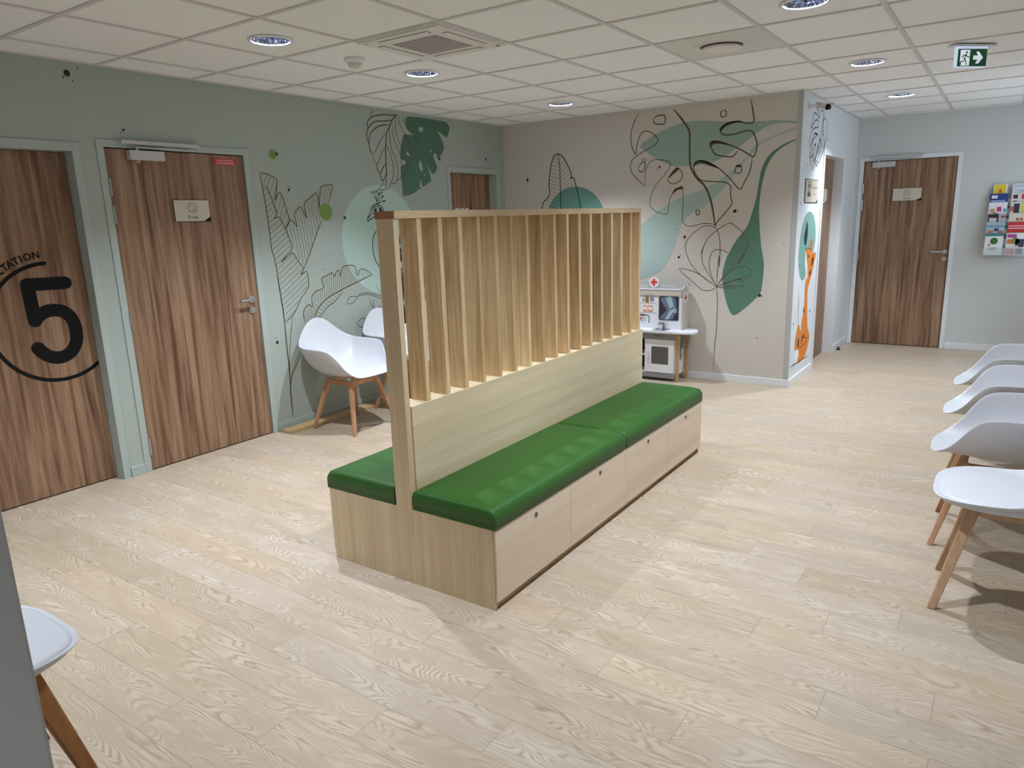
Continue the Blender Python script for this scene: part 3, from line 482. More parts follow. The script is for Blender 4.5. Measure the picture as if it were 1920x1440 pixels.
    mw = nd('ShaderNodeMixRGB', blend_type='MIX'); mw.inputs[2].default_value = lin((212, 200, 184)); L.new(mx.outputs[0], mw.inputs[1])
    L.new(mth('MULTIPLY', mth('MULTIPLY', mth('SUBTRACT', 1.0, rg), msk.outputs[0]), .34), mw.inputs[0])
    hs = nd('ShaderNodeHueSaturation'); L.new(mw.outputs[0], hs.inputs['Color']); L.new(mth('MULTIPLY_ADD', S1, .11, .945), hs.inputs['Value']); L.new(mth('MULTIPLY_ADD', S2, .25, .88), hs.inputs['Saturation'])
    # seams: distance in metres from the plank's edge
    du = mth('MINIMUM', x, mth('SUBTRACT', .985, x)); dv = mth('MINIMUM', y, mth('SUBTRACT', .1675, y)); dm = mth('MINIMUM', du, dv)
    sm = mth('LESS_THAN', dm, .0011)
    mz = nd('ShaderNodeMixRGB', blend_type='MIX'); mz.inputs[2].default_value = lin((128, 112, 94)); L.new(hs.outputs[0], mz.inputs[1]); L.new(mth('MULTIPLY', sm, .7), mz.inputs[0])
    L.new(mz.outputs[0], b.inputs['Base Color']); b.inputs['Roughness'].default_value = .42; b.inputs['Specular IOR Level'].default_value = .4
    bp = nd('ShaderNodeBump'); bp.inputs['Strength'].default_value = .25; bp.inputs['Distance'].default_value = .0008
    L.new(mth('SUBTRACT', mth('ADD', fine.outputs['Fac'], mth('MULTIPLY', rg, .4)), mth('MULTIPLY', sm, 2.0)), bp.inputs['Height']); L.new(bp.outputs[0], b.inputs['Normal'])
    setting('floor', bm, m)
make_floor()

# walls
def wall_x(bm, x0, x1, ys, ye, openings, top=H+.06):
    """wall running along y with openings [(y0, y1, ztop)]"""
    y = ys
    for a, b_, zt in openings:
        bx(bm, x0, x1, y, a, 0, top); bx(bm, x0, x1, a, b_, zt, top); y = b_
    bx(bm, x0, x1, y, ye, 0, top)
wl = bmesh.new(); wall_x(wl, -.25, 0, YN, 4.95, [(-.60, .386, 2.012), (.565, 1.531, 2.042), (3.83, 4.60, 2.012)])
setting('wall_left', wl, M_green)
setting('wall_back', box(0, 2.815, 4.75, 4.95, 0, H+.06), M_beige)
wc = bmesh.new(); wall_x(wc, 2.815, 3.015, 4.75, YF+.2, [(5.69, 6.60, 2.045)])
for f in wc.faces:
    f.normal_update()
    if abs(f.calc_center_median().y-4.75) < .01 and abs(f.normal.y) > .9: f.material_index = 1
setting('wall_corridor', wc, [M_white, M_beige])
wf = bmesh.new(); bx(wf, 3.015, 3.095, YF, YF+.2, 0, H+.06); bx(wf, 3.095, 3.995, YF, YF+.2, 2.045, H+.06); bx(wf, 3.995, XR+.2, YF, YF+.2, 0, H+.06)
setting('wall_far', wf, M_farw)
wr = bmesh.new(); bx(wr, XR, XR+.2, YN, 5.0, 0, H+.06); bx(wr, XR, XR+.2, 5.0, 7.1, 0, .9); bx(wr, XR, XR+.2, 5.0, 7.1, 2.2, H+.06); bx(wr, XR, XR+.2, 7.1, YF, 0, H+.06)
setting('wall_right', wr, M_farw)
win = bpy.data.objects.new('added_window_1', None); C.objects.link(win); win['kind'] = 'structure'; win.location = (XR+.1, 6.05, .9)  # unseen window, added to let bluish daylight onto the corridor walls
b_ = bmesh.new()
for r_ in ((5.0, 5.05, .9, 2.2), (7.05, 7.1, .9, 2.2), (6.02, 6.08, .9, 2.2), (5.05, 7.05, .9, .95), (5.05, 7.05, 2.15, 2.2)): bx(b_, XR+.08, XR+.14, *r_)
obj('added_window_frame', b_, M_whitetrim, win)
obj('added_window_pane', box(XR+.105, XR+.109, 5.05, 7.05, .95, 2.15), clear_mat('added window glass', (235, 245, 250), .06), win)
setting('wall_front', box(-.25, XR+.2, YN-.2, YN, 0, H+.06), M_farw)
setting('wall_near', box(0, 3.818, -1.66, -1.53, 0, H+.002), M_grey, bevel=.004)
# corner guards and baseboards
setting('trim_1', box(2.975, 3.017, 4.744, 4.75, .066, H), M_grey)
for nm, a in (('baseboard_left', [(.429, .521), (1.575, 3.775)]),):
    b_ = bmesh.new()
    for y0, y1 in a: bx(b_, 0, .012, y0, y1, 0, .066)
    setting(nm, b_, M_greenframe, bevel=.002)
setting('baseboard_back', box(.012, 3.015, 4.738, 4.75, 0, .066), M_whitetrim, bevel=.002)
b_ = bmesh.new(); bx(b_, 3.015, 3.027, 4.738, 5.60, 0, .066); bx(b_, 3.015, 3.027, 6.68, YF, 0, .066)
setting('baseboard_corridor', b_, M_whitetrim, bevel=.002)
setting('baseboard_far', box(4.045, XR, YF-.012, YF, 0, .066), M_whitetrim, bevel=.002)
setting('baseboard_right', box(XR-.012, XR, YN, YF-.012, 0, .066), M_whitetrim)
# ceiling: tiles, cut where a lamp, the cassette or the diffuser sits, and its bars
def make_ceiling():
    bm = bmesh.new(); g = bmesh.new(); zt = H+.006
    xs = [-.289+.6*i for i in range(0, 10)]; ys = [.6*j for j in range(-7, 14)]
    inside = lambda x, y: True
    skip = [(1.811, 1.5), (3.011, 2.7)]
    for i in range(len(xs)-1):
        for y0 in ys[:-1]:
            x0 = xs[i]; cx, cy = x0+.3, y0+.3
            if any(abs(cx-a) < .1 and abs(cy-b) < .1 for a, b in skip): continue
            lt = [l for l in LIGHTS if abs(cx-l[0]) < .1 and abs(cy-l[1]) < .1]
            if lt:
                n = 40; A = []; B = []
                for k in range(n):
                    t = 2*PI*(k+.5)/n; c, s = math.cos(t), math.sin(t); q = .3/max(abs(c), abs(s))
                    A.append(bm.verts.new((cx+c*q, cy+s*q, zt))); B.append(bm.verts.new((cx+c*.105, cy+s*.105, zt)))
                for k in range(n): bm.faces.new((A[k], A[(k+1) % n], B[(k+1) % n], B[k]))
                # square corners left by the sampling
                for sx in (-1, 1):
                    for sy in (-1, 1):
                        cs = sorted(A, key=lambda v: (v.co.x-cx-sx*.3)**2+(v.co.y-cy-sy*.3)**2)[:2]
                        try: bm.faces.new((cs[0], cs[1], bm.verts.new((cx+sx*.3, cy+sy*.3, zt))))
                        except ValueError: pass
            else: bm.faces.new([bm.verts.new(p) for p in ((x0, y0, zt), (x0+.6, y0, zt), (x0+.6, y0+.6, zt), (x0, y0+.6, zt))])
    for f in bm.faces:
        f.normal_update()
        if f.normal.z > 0: f.normal_flip()
    setting('ceiling', bm, M_tile, smooth='keep')
    for x in xs[1:]: bx(g, x-.012, x+.012, YN, 4.75 if x < 3.0 else YF, H, H+.012)
    for y in ys:
        if y < YN: continue
        bx(g, 0 if y < 4.75 else 3.015, XR, y-.012, y+.012, H+.0004, H+.012)
    bx(g, 0, .022, YN, 4.75, H-.001, H+.012); bx(g, 0, 3.015, 4.728, 4.75, H-.001, H+.012); bx(g, 3.015, 3.037, 4.75, YF, H-.001, H+.012); bx(g, 3.015, XR, YF-.022, YF, H-.001, H+.012)
    bx(g, XR-.022, XR, YN, YF, H-.001, H+.012)
    setting('trim_2', g, M_tbar)
    setting('ceiling_slab', box(-.25, XR+.2, YN-.2, YF+.2, H+.30, H+.34), M_dark)
make_ceiling()

# ---------------------------------------------------------------- doors
def lever(p, n, along, parent):
    """lever handle on a round rose and a lock rose below; p on the leaf face, n outward, along the lever"""
    p, n, a = Vector(p), Vector(n), Vector(along)
    h = bmesh.new(); cyl(h, p, p+n*.008, .026, n=28); tube(h, [p+n*.006, p+n*.045, p+n*.052+a*.012, p+n*.054+a*.04, p+n*.054+a*.125], .0095)
    obj('lever_handle', h, M_steel, parent, smooth=False)
    q = p-Vector((0, 0, .078)); k = bmesh.new(); cyl(k, q, q+n*.008, .025, n=28); cyl(k, q+n*.008, q+n*.013, .012, n=16)
    obj('lock_rose', k, M_steel, parent)
def hinge(pl, a, z0, z1, parent):
    h = bmesh.new(); bx3(h, pl, a-.022, a+.004, z0, z1, 0, .004); cyl(h, pl(a+.004, z0, .008), pl(a+.004, z1, .008), .008, n=12)
    obj('hinge', h, M_steel, parent)
def bx3(bm, pl, a0, a1, b0, b1, o0, o1):
    V = [bm.verts.new(pl(a, b, o)) for a in (a0, a1) for b in (b0, b1) for o in (o0, o1)]
    for q in ((0, 1, 3, 2), (4, 6, 7, 5), (0, 4, 5, 1), (2, 3, 7, 6), (0, 2, 6, 4), (1, 5, 7, 3)): bm.faces.new([V[i] for i in q])
    return bm
def door(name, pl, a0, a1, zt, depth, frame_m, fw=.045, leaf_in=0.0, fl=None, fr=None):
    """opening a0..a1 in plane pl; leaf set back by depth"""
    d = bpy.data.objects.new(name, None); C.objects.link(d); d.location = pl((a0+a1)/2, 0, 0); d['kind'] = 'structure'
    fl = fw if fl is None else fl; fr = fw if fr is None else fr
    f = bmesh.new()
    bx3(f, pl, a0-fl, a0+.001, 0, zt+fw, 0, .007); bx3(f, pl, a1-.001, a1+fr, 0, zt+fw, 0, .007); bx3(f, pl, a0, a1, zt-.001, zt+fw, 0, .007)
    if depth > .02:
        bx3(f, pl, a0-.001, a0+.004, 0, zt, -depth-.05, .007); bx3(f, pl, a1-.004, a1+.001, 0, zt, -depth-.05, .007); bx3(f, pl, a0, a1, zt-.004, zt+.001, -depth-.05, .007)
    obj('frame', f, frame_m, d, bevel=.0015)
    obj('leaf', bx3(bmesh.new(), pl, a0+.007, a1-.007, .008, zt-.007, -depth-.04, -depth), M_walnut, d)
    obj('gap_shade', bx3(bmesh.new(), pl, a0-.001, a1+.001, 0, zt+.001, -depth-.07, -depth-.041), M_dark, d)  # dark sheet behind the leaf, colours its gaps as shaded
    return d
def closer(pl, a, z, off, parent, s=1):
    b = bmesh.new(); bx3(b, pl, a, a+.225, z-.058, z, off, off+.045); cyl(b, pl(a+.06, z-.058, off+.022), pl(a+.06, z-.072, off+.022), .011, n=16)
    obj('door_closer', b, M_alu, parent, bevel=.003)
    r = bmesh.new(); bx3(r, pl, a-.035, a+.48, z+.035, z+.058, .007, .032)
    obj('closer_rail', r, M_alu, parent, bevel=.002)
    k = bmesh.new(); bx3(k, pl, a+.05, a+.44, z+.012, z+.020, .016, .032); cyl(k, pl(a+.06, z, .022), pl(a+.06, z+.022, .022), .009, n=16)
    obj('closer_arm', k, M_alu, parent)
P0 = Plane((0, 0, 0), (0, 1, 0), (0, 0, 1))
d1 = door('door_1', PL, -.60, .386, 2.012, .085, M_greenframe, fw=.045, fr=.04)
d2 = door('door_2', PL, .565, 1.531, 2.042, .004, M_greenframe, fw=.042)
for z0, z1 in ((1.755, 1.862), (1.592, 1.697), (.935, 1.045), (.11, .225)): hinge(PL, .567, z0, z1, d2)
closer(PL, .70, 2.03, -.002, d2); lever(PL(1.466, 1.035, -.004), (1, 0, 0), (0, -1, 0), d2)
d3 = door('door_3', PL, 3.83, 4.60, 2.012, .085, M_greenframe, fw=.045)
d4 = door('door_4', PF, 5.69, 6.60, 2.045, .09, M_whitetrim, fw=.06)
lever(PF(5.78, 1.05, -.09), (1, 0, 0), (0, 1, 0), d4)
PFar = Plane((0, YF, 0), (1, 0, 0), (0, 0, 1))
d5 = door('door_5', PFar, 3.095, 3.995, 2.045, .004, M_whitetrim, fw=.042)
for z0, z1 in ((1.70, 1.80), (1.52, 1.63), (.95, 1.04), (.30, .41)): hinge(PFar, 3.097, z0, z1, d5)
closer(PFar, 3.185, 2.03, -.002, d5); lever(PFar(3.955, 1.055, -.004), (0, -1, 0), (-1, 0, 0), d5)

# numeral and lettering on the first door
n = bmesh.new(); P = MURAL['n5']; off = .0012
stroke(n, PD, P[:2], .074, off+.0008, smooth=False, cap=True, taper=False)
stroke(n, PD, P[1:3], .074, off+.0004, smooth=False, cap=True, taper=False)
stroke(n, PD, P[2:], .074, off, n=8, cap=True, taper=False)
cx, cz, R = .177, 1.036, .344
obj('door_numeral', n, M_black, d1, smooth='keep', label='large black rounded number 5')
n = bmesh.new(); t0 = math.radians(91); t1 = 2*PI-math.acos(.0)+math.radians(36.6)
ring(n, PD, cx, cz, R-.011, R+.011, .001, 90, t0, t1); disc(n, PD, cx+R*math.cos(t0), cz+R*math.sin(t0), .011, .0013)
obj('door_ring', n, M_black, d1, smooth='keep', label='open black circle line round the number')
n = bmesh.new()
for ch, dg in zip('NOITATLUSNOC', (6.3, 13.0, 18.3, 22.6, 27.6, 32.4, 36.8, 42.2, 48.2, 54.4, 61.4, 68.2)):
    t = math.radians(90+dg); text(n, PD, ch, cx+.393*math.cos(t), cz+.393*math.sin(t), .056, .001, rot=t-PI/2, ext=.0002, bold=.0016)
obj('door_lettering', n, M_black, d1, smooth='keep', label='curved black lettering above the circle')

# ---------------------------------------------------------------- murals
def paint(parent, name, m, pl, shapes=(), strokes=(), hatch=(), dots=(), off=.001, hw=.003, label=None):
    b = bmesh.new()
    for s in shapes: fill(b, pl, s, off)
    for w_, P in strokes: stroke(b, pl, P, w_, off)
    for P in hatch: stroke(b, pl, P, hw, off, smooth=False, taper=False)
    for a, z, r in dots: disc(b, pl, a, z, r, off, 16)
    return obj(name, b, m, parent, smooth='keep', label=label)
def dots(parent, name, m, pl, L, off):
    for a, z, r in L: obj(name, disc(bmesh.new(), pl, a, z, r, off, 18), m, parent, smooth='keep')
def circle(a, b, r, n=64): return [(a+r*math.cos(2*PI*i/n), b+r*math.sin(2*PI*i/n)) for i in range(n)]
Mu = MURAL
sm = lambda P, n=4: [tuple(p) for p in spline(P, n, True)]
ml = thing('leaf_mural', 'painted leaves and peacock on the sage green wall beside the doors', 'mural', (0, 2.4, 0))
paint(ml, 'mint_circle', M_mint, PL, [[circle(*Mu['mint'])]], off=.0008)
paint(ml, 'green_monstera_leaf', M_forestl, PL, [[sm(Mu['monstera_green'], 3)]+[sm(h, 3) for h in Mu['monstera_holes']]], off=.0010)
paint(ml, 'palm_leaf_outline', M_golddk, PL, strokes=Mu['palm_lines'], off=.0014)
paint(ml, 'banana_leaf_outline', M_gold, PL, strokes=Mu['banana_lines'], hatch=Mu['banana_hatch'], off=.0014)
paint(ml, 'peacock', M_ink, PL, strokes=Mu['peacock_lines'], shapes=[[sm(s, 4)] for s in Mu['peacock_black']], dots=Mu['peacock_dots'], off=.0016, label='black line drawing of a peacock')
paint(ml, 'branch', M_thin, PL, strokes=Mu['branch_lines'], off=.0012)
dots(ml, 'ink_dot', M_ink, PL, Mu['dotsL'], .0018)
dots(ml, 'lime_dot', M_lime, PL, Mu['dotsLg'], .0016)
mb = thing('leaf_mural', 'painted monstera, flower and green leaves on the beige back wall', 'mural', (2.0, 4.75, 0))
paint(mb, 'teal_circle', M_teal, PB, [[circle(*Mu['teal_circle'])]], off=.0008)
paint(mb, 'sage_leaf', M_sage, PB, [[sm(Mu['leaf_upper'], 3)]], off=.0008)
paint(mb, 'pale_teal_leaf', M_sageb, PB, [[sm(Mu['leaf_lower'], 3)]], off=.0009)
paint(mb, 'dark_green_leaf', M_forest, PB, [[sm(Mu['leaf_dark'], 3)]], off=.0010)
paint(mb, 'leaf_outline', M_ink, PB, strokes=Mu['leaf_outline'], hatch=Mu['leaf_hatch'], off=.0014)
paint(mb, 'monstera_outline', M_golddk, PB, strokes=Mu['monstera_lines'], shapes=[[sm(s, 3)] for s in Mu['monstera_fill']], off=.0014)
paint(mb, 'flower_outline', M_thin, PB, strokes=Mu['flower_lines'], off=.0016)
dots(mb, 'ink_dot', M_ink, PB, Mu['dotsB'], .0018)
dots(mb, 'bronze_dot', M_golddk, PB, Mu['dotsBb'], .0018)
mf = thing('animal_mural', 'painted orange long-necked animal with a teal oval on the white corridor wall', 'mural', (3.015, 5.2, 0))
paint(mf, 'teal_oval', mat('mural teal oval', (122, 164, 154), .7), PF, [[sm(Mu['f_teal'], 3)]], off=.0008)
paint(mf, 'orange_animal', M_orange, PF, [[sm(Mu['f_orange'], 2)]], off=.0010)
for nm_, s_ in zip(('white_chest', 'white_tail'), Mu['f_white']): paint(mf, nm_, mat('mural white', (232, 234, 234), .7), PF, [[sm(s_, 3)]], off=.0012)
paint(mf, 'black_marks', M_ink, PF, [[sm(s, 3)] for s in Mu['f_black']], strokes=Mu['f_lines'], off=.0014)
paint(mf, 'monstera_outline', M_ink, PF, [[sm(s, 3)] for s in Mu['f_patch']], strokes=Mu['f_scrib'], off=.0014)
dots(mf, 'ink_dot', M_ink, PF, Mu['dotsF'], .0016)

# ---------------------------------------------------------------- signs
def prive(pl, a0, a1, z0, z1, off, label):
    s = thing('door_sign', label, 'sign', pl((a0+a1)/2, z0, off), group=None)
    w_, h = a1-a0, z1-z0
    b = bmesh.new(); rect(b, pl, a0, a1, z0, z1, off+.003, .003, r=.006); obj('sign_backing', b, M_black, s)
    b = bmesh.new(); e = .004; fill(b, pl, [[(a0+e, z0+e), (a1-w_*.2, z0+e), (a1-e, z0+h*.22), (a1-e, z1-e), (a0+e, z1-e)]], off+.005, .002); obj('sign_face', b, M_plate, s)
    b = bmesh.new(); cx_, cz_ = (a0+a1)/2, z0+h*.64; r = h*.235
    ring(b, pl, cx_, cz_, r*.93, r, off+.0056, 32); ring(b, pl, cx_, cz_, r*.74, r*.80, off+.0056, 32)
    for q in (-.11, .11): stroke(b, pl, [(cx_-r*.62+q*r, cz_+r*.62+q*r), (cx_+r*.62+q*r, cz_-r*.62+q*r)], .0016, off+.0058, smooth=False, taper=False)
    text(b, pl, 'Privé', cx_, z0+h*.2, h*.26, off+.0054, ext=.0003)
    obj('sign_print', b, M_print, s, smooth='keep'); return s
prive(PL, .962, 1.222, 1.594, 1.738, -.004, 'pale Privé plate with black corner on the door beside the peacock mural')
prive(PFar, 3.402, 3.688, 1.603, 1.742, -.004, 'pale Privé plate with black corner on the door at the corridor end')
s = tag(obj('fire_door_label', rect(bmesh.new(), PL, 1.298, 1.470, 1.970, 2.010, -.002, .002), M_red), 'small red fire door label at the top corner of the door', 'label')
b = bmesh.new(); text(b, PL, 'PORTE COUPE-FEU', 1.384, 1.998, .0145, -.0014, ext=.0002); text(b, PL, 'À MAINTENIR FERMÉE', 1.384, 1.981, .0145, -.0014, ext=.0002)
obj('label_print', b, M_paper, s, smooth='keep')
# toilet sign on the corridor wall
s = thing('wall_sign', 'square pale plate with toilet pictograms on the white wall by the corner', 'sign', PF(5.2, 1.6, 0))
obj('sign_backing', rect(bmesh.new(), PF, 4.965, 5.470, 1.600, 1.805, .004, .004), M_black, s)
obj('sign_face', fill(bmesh.new(), PF, [[(4.975, 1.606), (5.40, 1.606), (5.462, 1.64), (5.462, 1.80), (4.975, 1.80)]], .006, .002), M_plate, s)
b = bmesh.new()
rect(b, PF, 5.05, 5.16, 1.655, 1.690, .0065); ring(b, PF, 5.105, 1.715, .018, .034, .0066, 20); rect(b, PF, 5.06, 5.13, 1.745, 1.760, .0065); disc(b, PF, 5.09, 1.775, .014, .0066, 14)
rect(b, PF, 5.15, 5.17, 1.735, 1.775, .0065); disc(b, PF, 5.16, 1.785, .009, .0066, 12)
for z, a, c_ in ((1.736, 5.22, 5.44), (1.726, 5.22, 5.40)): rect(b, PF, a, c_, z, z+.004, .0065)
rect(b, PF, 5.30, 5.37, 1.675, 1.679, .0065); rect(b, PF, 5.325, 5.335, 1.665, 1.69, .0065)
obj('pictogram', b, M_print, s, smooth='keep')
PD4 = Plane((3.015-.09, 0, 0), (0, 1, 0), (0, 0, 1))
s = thing('door_sign', 'narrow pale plate with black corner on the recessed corridor door', 'sign', PD4(6.2, 1.6, 0))
obj('sign_backing', rect(bmesh.new(), PD4, 6.02, 6.32, 1.60, 1.745, .003, .003), M_black, s)
obj('sign_face', fill(bmesh.new(), PD4, [[(6.025, 1.605), (6.26, 1.605), (6.315, 1.64), (6.315, 1.741), (6.025, 1.741)]], .005, .002), M_plate, s)
b = bmesh.new(); ring(b, PD4, 6.18, 1.69, .028, .034, .0056, 24); text(b, PD4, 'Privé', 6.18, 1.63, .036, .0054, ext=.0003); obj('sign_print', b, M_print, s, smooth='keep')
# paper notice on the door behind the screen
s = tag(obj('paper_notice', fill(bmesh.new(), PD, [[(3.985, 1.36), (4.225, 1.36), (4.225, 1.655), (4.19, 1.672), (4.15, 1.655), (4.11, 1.672), (4.07, 1.655), (4.03, 1.672), (3.985, 1.655)]], .002, .0015), M_paper), 'white paper notice taped to the dark door behind the slatted screen', 'notice')
b = bmesh.new()
for a, z in ((4.03, 1.638), (4.10, 1.645), (4.17, 1.64)): disc(b, PD, a, z, .011, .0025, 10)
for k in range(8): rect(b, PD, 4.01, 4.20-.02*(k % 3), 1.60-.028*k, 1.606-.028*k, .0025)
obj('print', b, M_print, s, smooth='keep')

# ---------------------------------------------------------------- ceiling things
def downlight(x, y, label, group, k=1.0):
    t = thing('downlight', label, 'ceiling light', (x, y, H), group=group)
    obj('trim_ring', lathe(bmesh.new(), [(.098, .003), (.100, -.004), (.114, -.003), (.116, .004)], n=48), M_whitetrim, t, smooth=True, local=True)
    prof = [(.099, 0.0), (.098, .025), (.093, .055), (.084, .085), (.072, .112)]
    b = bmesh.new(); lathe(b, prof, n=44, cap1=True)
    for v in b.verts:                                   # fluted reflector
        a = math.atan2(v.co.y, v.co.x); r_ = math.hypot(v.co.x, v.co.y)
        if r_ > .02 and v.co.z > .01: k = 1-.07*(round(a/(2*PI/44)) % 2); v.co.x *= k; v.co.y *= k
    obj('reflector', b, M_refl, t, smooth=False, local=True)
    for k in (-1, 1):
        b = bmesh.new(); tube(b, [(-.05, k*.026, .058), (.05, k*.026, .058)], .010, n=12); obj('lamp_tube', b, M_tube, t, smooth=True, local=True)
    ld = bpy.data.lights.new('lamp', 'AREA'); ld.shape = 'DISK'; ld.size = .07; ld.energy = LAMP_W*k; ld.color = LAMP_COL; ld.spread = math.radians(140)
    lo = bpy.data.objects.new('lamp', ld); C.objects.link(lo); lo.parent = t; lo.location = (0, 0, .098)
M_refl = mat('faceted reflector', (176, 182, 196), .07, metal=1)
M_tube = mat('fluorescent tube', (236, 242, 255), .4, emit=1.6)
names = ['downlight in front of the door with the red label', 'downlight beside the air conditioner grille, above the armchairs', 'downlight nearest the beige mural wall', 'downlight at the top edge of the photo, before the round air diffuser', 'downlight between the round diffuser and the exit sign', 'downlight farthest down the corridor', None, None, None]
for (x, y), nm, k in zip(LIGHTS, names, LAMP_K):
    downlight(x, y, 'round recessed '+(nm or 'unseen downlight near the camera, outside the photo'), 'recessed downlights' if nm else 'recessed downlights outside the photo', k)
# ceiling cassette
t = thing('air_conditioner', 'square ceiling air conditioner cassette with a grey grille', 'air conditioner', (1.811, 1.5, H))
PC = Plane((1.811, 1.5, H), (1, 0, 0), (0, -1, 0))      # faces down
M_ac = mat('cassette white', (222, 218, 213), .5); M_grille = mat('cassette grille', (182, 174, 170), .6)
b = bmesh.new(); rect(b, PC, -.30, .30, -.30, .30, .004, .012); rect(b, PC, -.285, .285, -.285, .285, .012, .01); obj('panel', b, M_ac, t)
for k in range(4):
    c, s_ = ((0, 1), (1, 0), (0, -1), (-1, 0))[k]; b = bmesh.new(); d_ = bmesh.new()
    q = (lambda a, w_, z0, z1, B, off, th: rect(B, PC, *( (-a, a, min(z0*s_, z1*s_), max(z0*s_, z1*s_)) if s_ else (min(z0*c, z1*c), max(z0*c, z1*c), -a, a) ), off, th))
    q(.17, 0, .205, .245, d_, .0125, 0); obj('outlet_slot', d_, M_print, t, smooth='keep')
    q(.165, 0, .209, .241, b, .015, .002); obj('louvre', b, M_ac, t)
b = bmesh.new(); rect(b, PC, -.155, .155, -.155, .155, .0135, .001)
for i in range(26):
    a = -.15+i*.012; rect(b, PC, a, a+.006, -.152, .152, .0155, .002)
obj('grille', b, M_grille, t)
b = bmesh.new(); rect(b, PC, -.262, -.235, .255, .262, .0135); rect(b, PC, .25, .27, -.262, -.245, .0135); obj('display', b, M_dark, t, smooth='keep')
# round air diffuser
t = thing('air_diffuser', 'round supply air diffuser in a plain square metal plate', 'air vent', (3.011, 2.7, H))
M_diff = mat('diffuser plate', (212, 212, 206), .5)
b = bmesh.new(); bx(b, -.286, .286, -.286, .286, .001, .006); obj('plate', b, M_diff, t, local=True)
obj('outer_ring', lathe(bmesh.new(), [(.155, .001), (.150, -.008), (.135, -.006), (.122, .002)], n=48), M_ac, t, smooth=True, local=True)
obj('core_disc', lathe(bmesh.new(), [(.112, -.010), (.110, -.020), (.08, -.026), (.001, -.028)], n=48, cap0=True), mat('diffuser disc', (230, 224, 218), .5), t, smooth=True, local=True)
obj('throat_shade', lathe(bmesh.new(), [(.124, -.001), (.10, -.001)], n=48), mat('throat grey', (120, 116, 112), .7), t, smooth='keep', local=True)  # flat ring, its grey stands in for shade inside the air gap
# motion detector
t = thing('motion_detector', 'small white dome motion detector on the ceiling', 'detector', (1.205, 1.5, H))
obj('base', lathe(bmesh.new(), [(.062, .006), (.062, -.006), (.048, -.022)], n=36, cap1=True), M_whitetrim, t, smooth=False, local=True)
obj('dome', lathe(bmesh.new(), [(.040, -.022), (.037, -.036), (.026, -.047), (.001, -.052)], n=30), mat('detector lens', (206, 204, 192), .3), t, smooth=True, local=True)
# exit sign
u = Vector((.1475, .134, 0)).normalized(); PE = Plane((4.2215, 3.7555, 2.422), u, (0, 0, 1))
t = thing('exit_sign', 'green and white exit sign with running figure and arrow', 'sign', (4.2215, 3.7555, H))
M_eg = mat('exit green', (14, 92, 48), .4, emit=.12); M_ew = mat('exit white', (222, 228, 240), .4, emit=.55)
obj('mount_plate', bx3(bmesh.new(), PE, -.13, .15, .064, .0748, -.055, .015), M_whitetrim, t)
obj('panel_edge', bx3(bmesh.new(), PE, -.100, .100, -.052, .066, -.030, -.0005), mat('sign acrylic', (205, 220, 245), .3, emit=.5), t)
b = bmesh.new(); rect(b, PE, -.098, .098, -.050, .050, .0004, .0008); obj('green_face', b, M_eg, t)
b = bmesh.new(); o_ = .001
rect(b, PE, -.082, -.018, -.046, .044, o_)
fill(b, PE, [[(.006, .012), (.038, .012), (.022, .034), (.042, .034), (.072, 0), (.042, -.034), (.022, -.034), (.038, -.012), (.006, -.012)]], o_)
obj('white_symbols', b, M_ew, t, smooth='keep')
b = bmesh.new(); o_ = .0014
disc(b, PE, -.040, .030, .0068, o_)
for P in ([(-.044, .018), (-.052, -.006)], [(-.044, .017), (-.060, .012), (-.068, .002)], [(-.043, .017), (-.034, .004), (-.022, .003)], [(-.053, -.006), (-.058, -.022), (-.078, -.023)], [(-.050, -.006), (-.042, -.022), (-.038, -.040)]):
    stroke(b, PE, P, .0065, o_, smooth=False, taper=False, cap=True)
fill(b, PE, [[(-.082, -.046), (-.082, -.025), (-.072, -.03), (-.076, -.046)]], o_)
obj('running_figure', b, M_eg, t, smooth='keep')
# wall camera
t = thing('wall_camera', 'small white surveillance camera with black hood under the corridor ceiling', 'camera', (3.015, 4.93, 2.39))
obj('mount', cyl(bmesh.new(), (3.015, 4.93, 2.385), (3.023, 4.93, 2.385), .032, n=28), M_whitetrim, t)
b = bmesh.new(); tube(b, [(3.02, 4.93, 2.385), (3.05, 4.93, 2.388), (3.085, 4.93, 2.390)], .012); obj('arm', b, M_whitetrim, t, smooth=True)
b = bmesh.new(); cyl(b, (3.075, 4.955, 2.395), (3.165, 4.915, 2.368), .026, n=24); obj('housing', b, mat('camera body', (205, 196, 192), .4), t)
b = bmesh.new(); cyl(b, (3.162, 4.916, 2.369), (3.188, 4.904, 2.361), .024, .019, n=20); bar(b, (3.175, 4.91, 2.388), (3.222, 4.89, 2.385), .03, .006, .003, .003); obj('hood', b, M_black, t)
# door stop
t = thing('door_stop', 'small black rubber door stop on the floor at the corridor wall', 'door stop', (3.06, 6.80, 0))
obj('rubber', lathe(bmesh.new(), [(.018, 0), (.020, .012), (.017, .02)], n=24, cap0=True, cap1=True), M_black, t, smooth=False, local=True)
obj('collar', lathe(bmesh.new(), [(.0172, .02), (.0172, .026)], n=24, cap1=True), M_steel, t, local=True)
obj('cap', lathe(bmesh.new(), [(.012, .026), (.011, .036)], n=24, cap1=True), M_black, t, local=True)

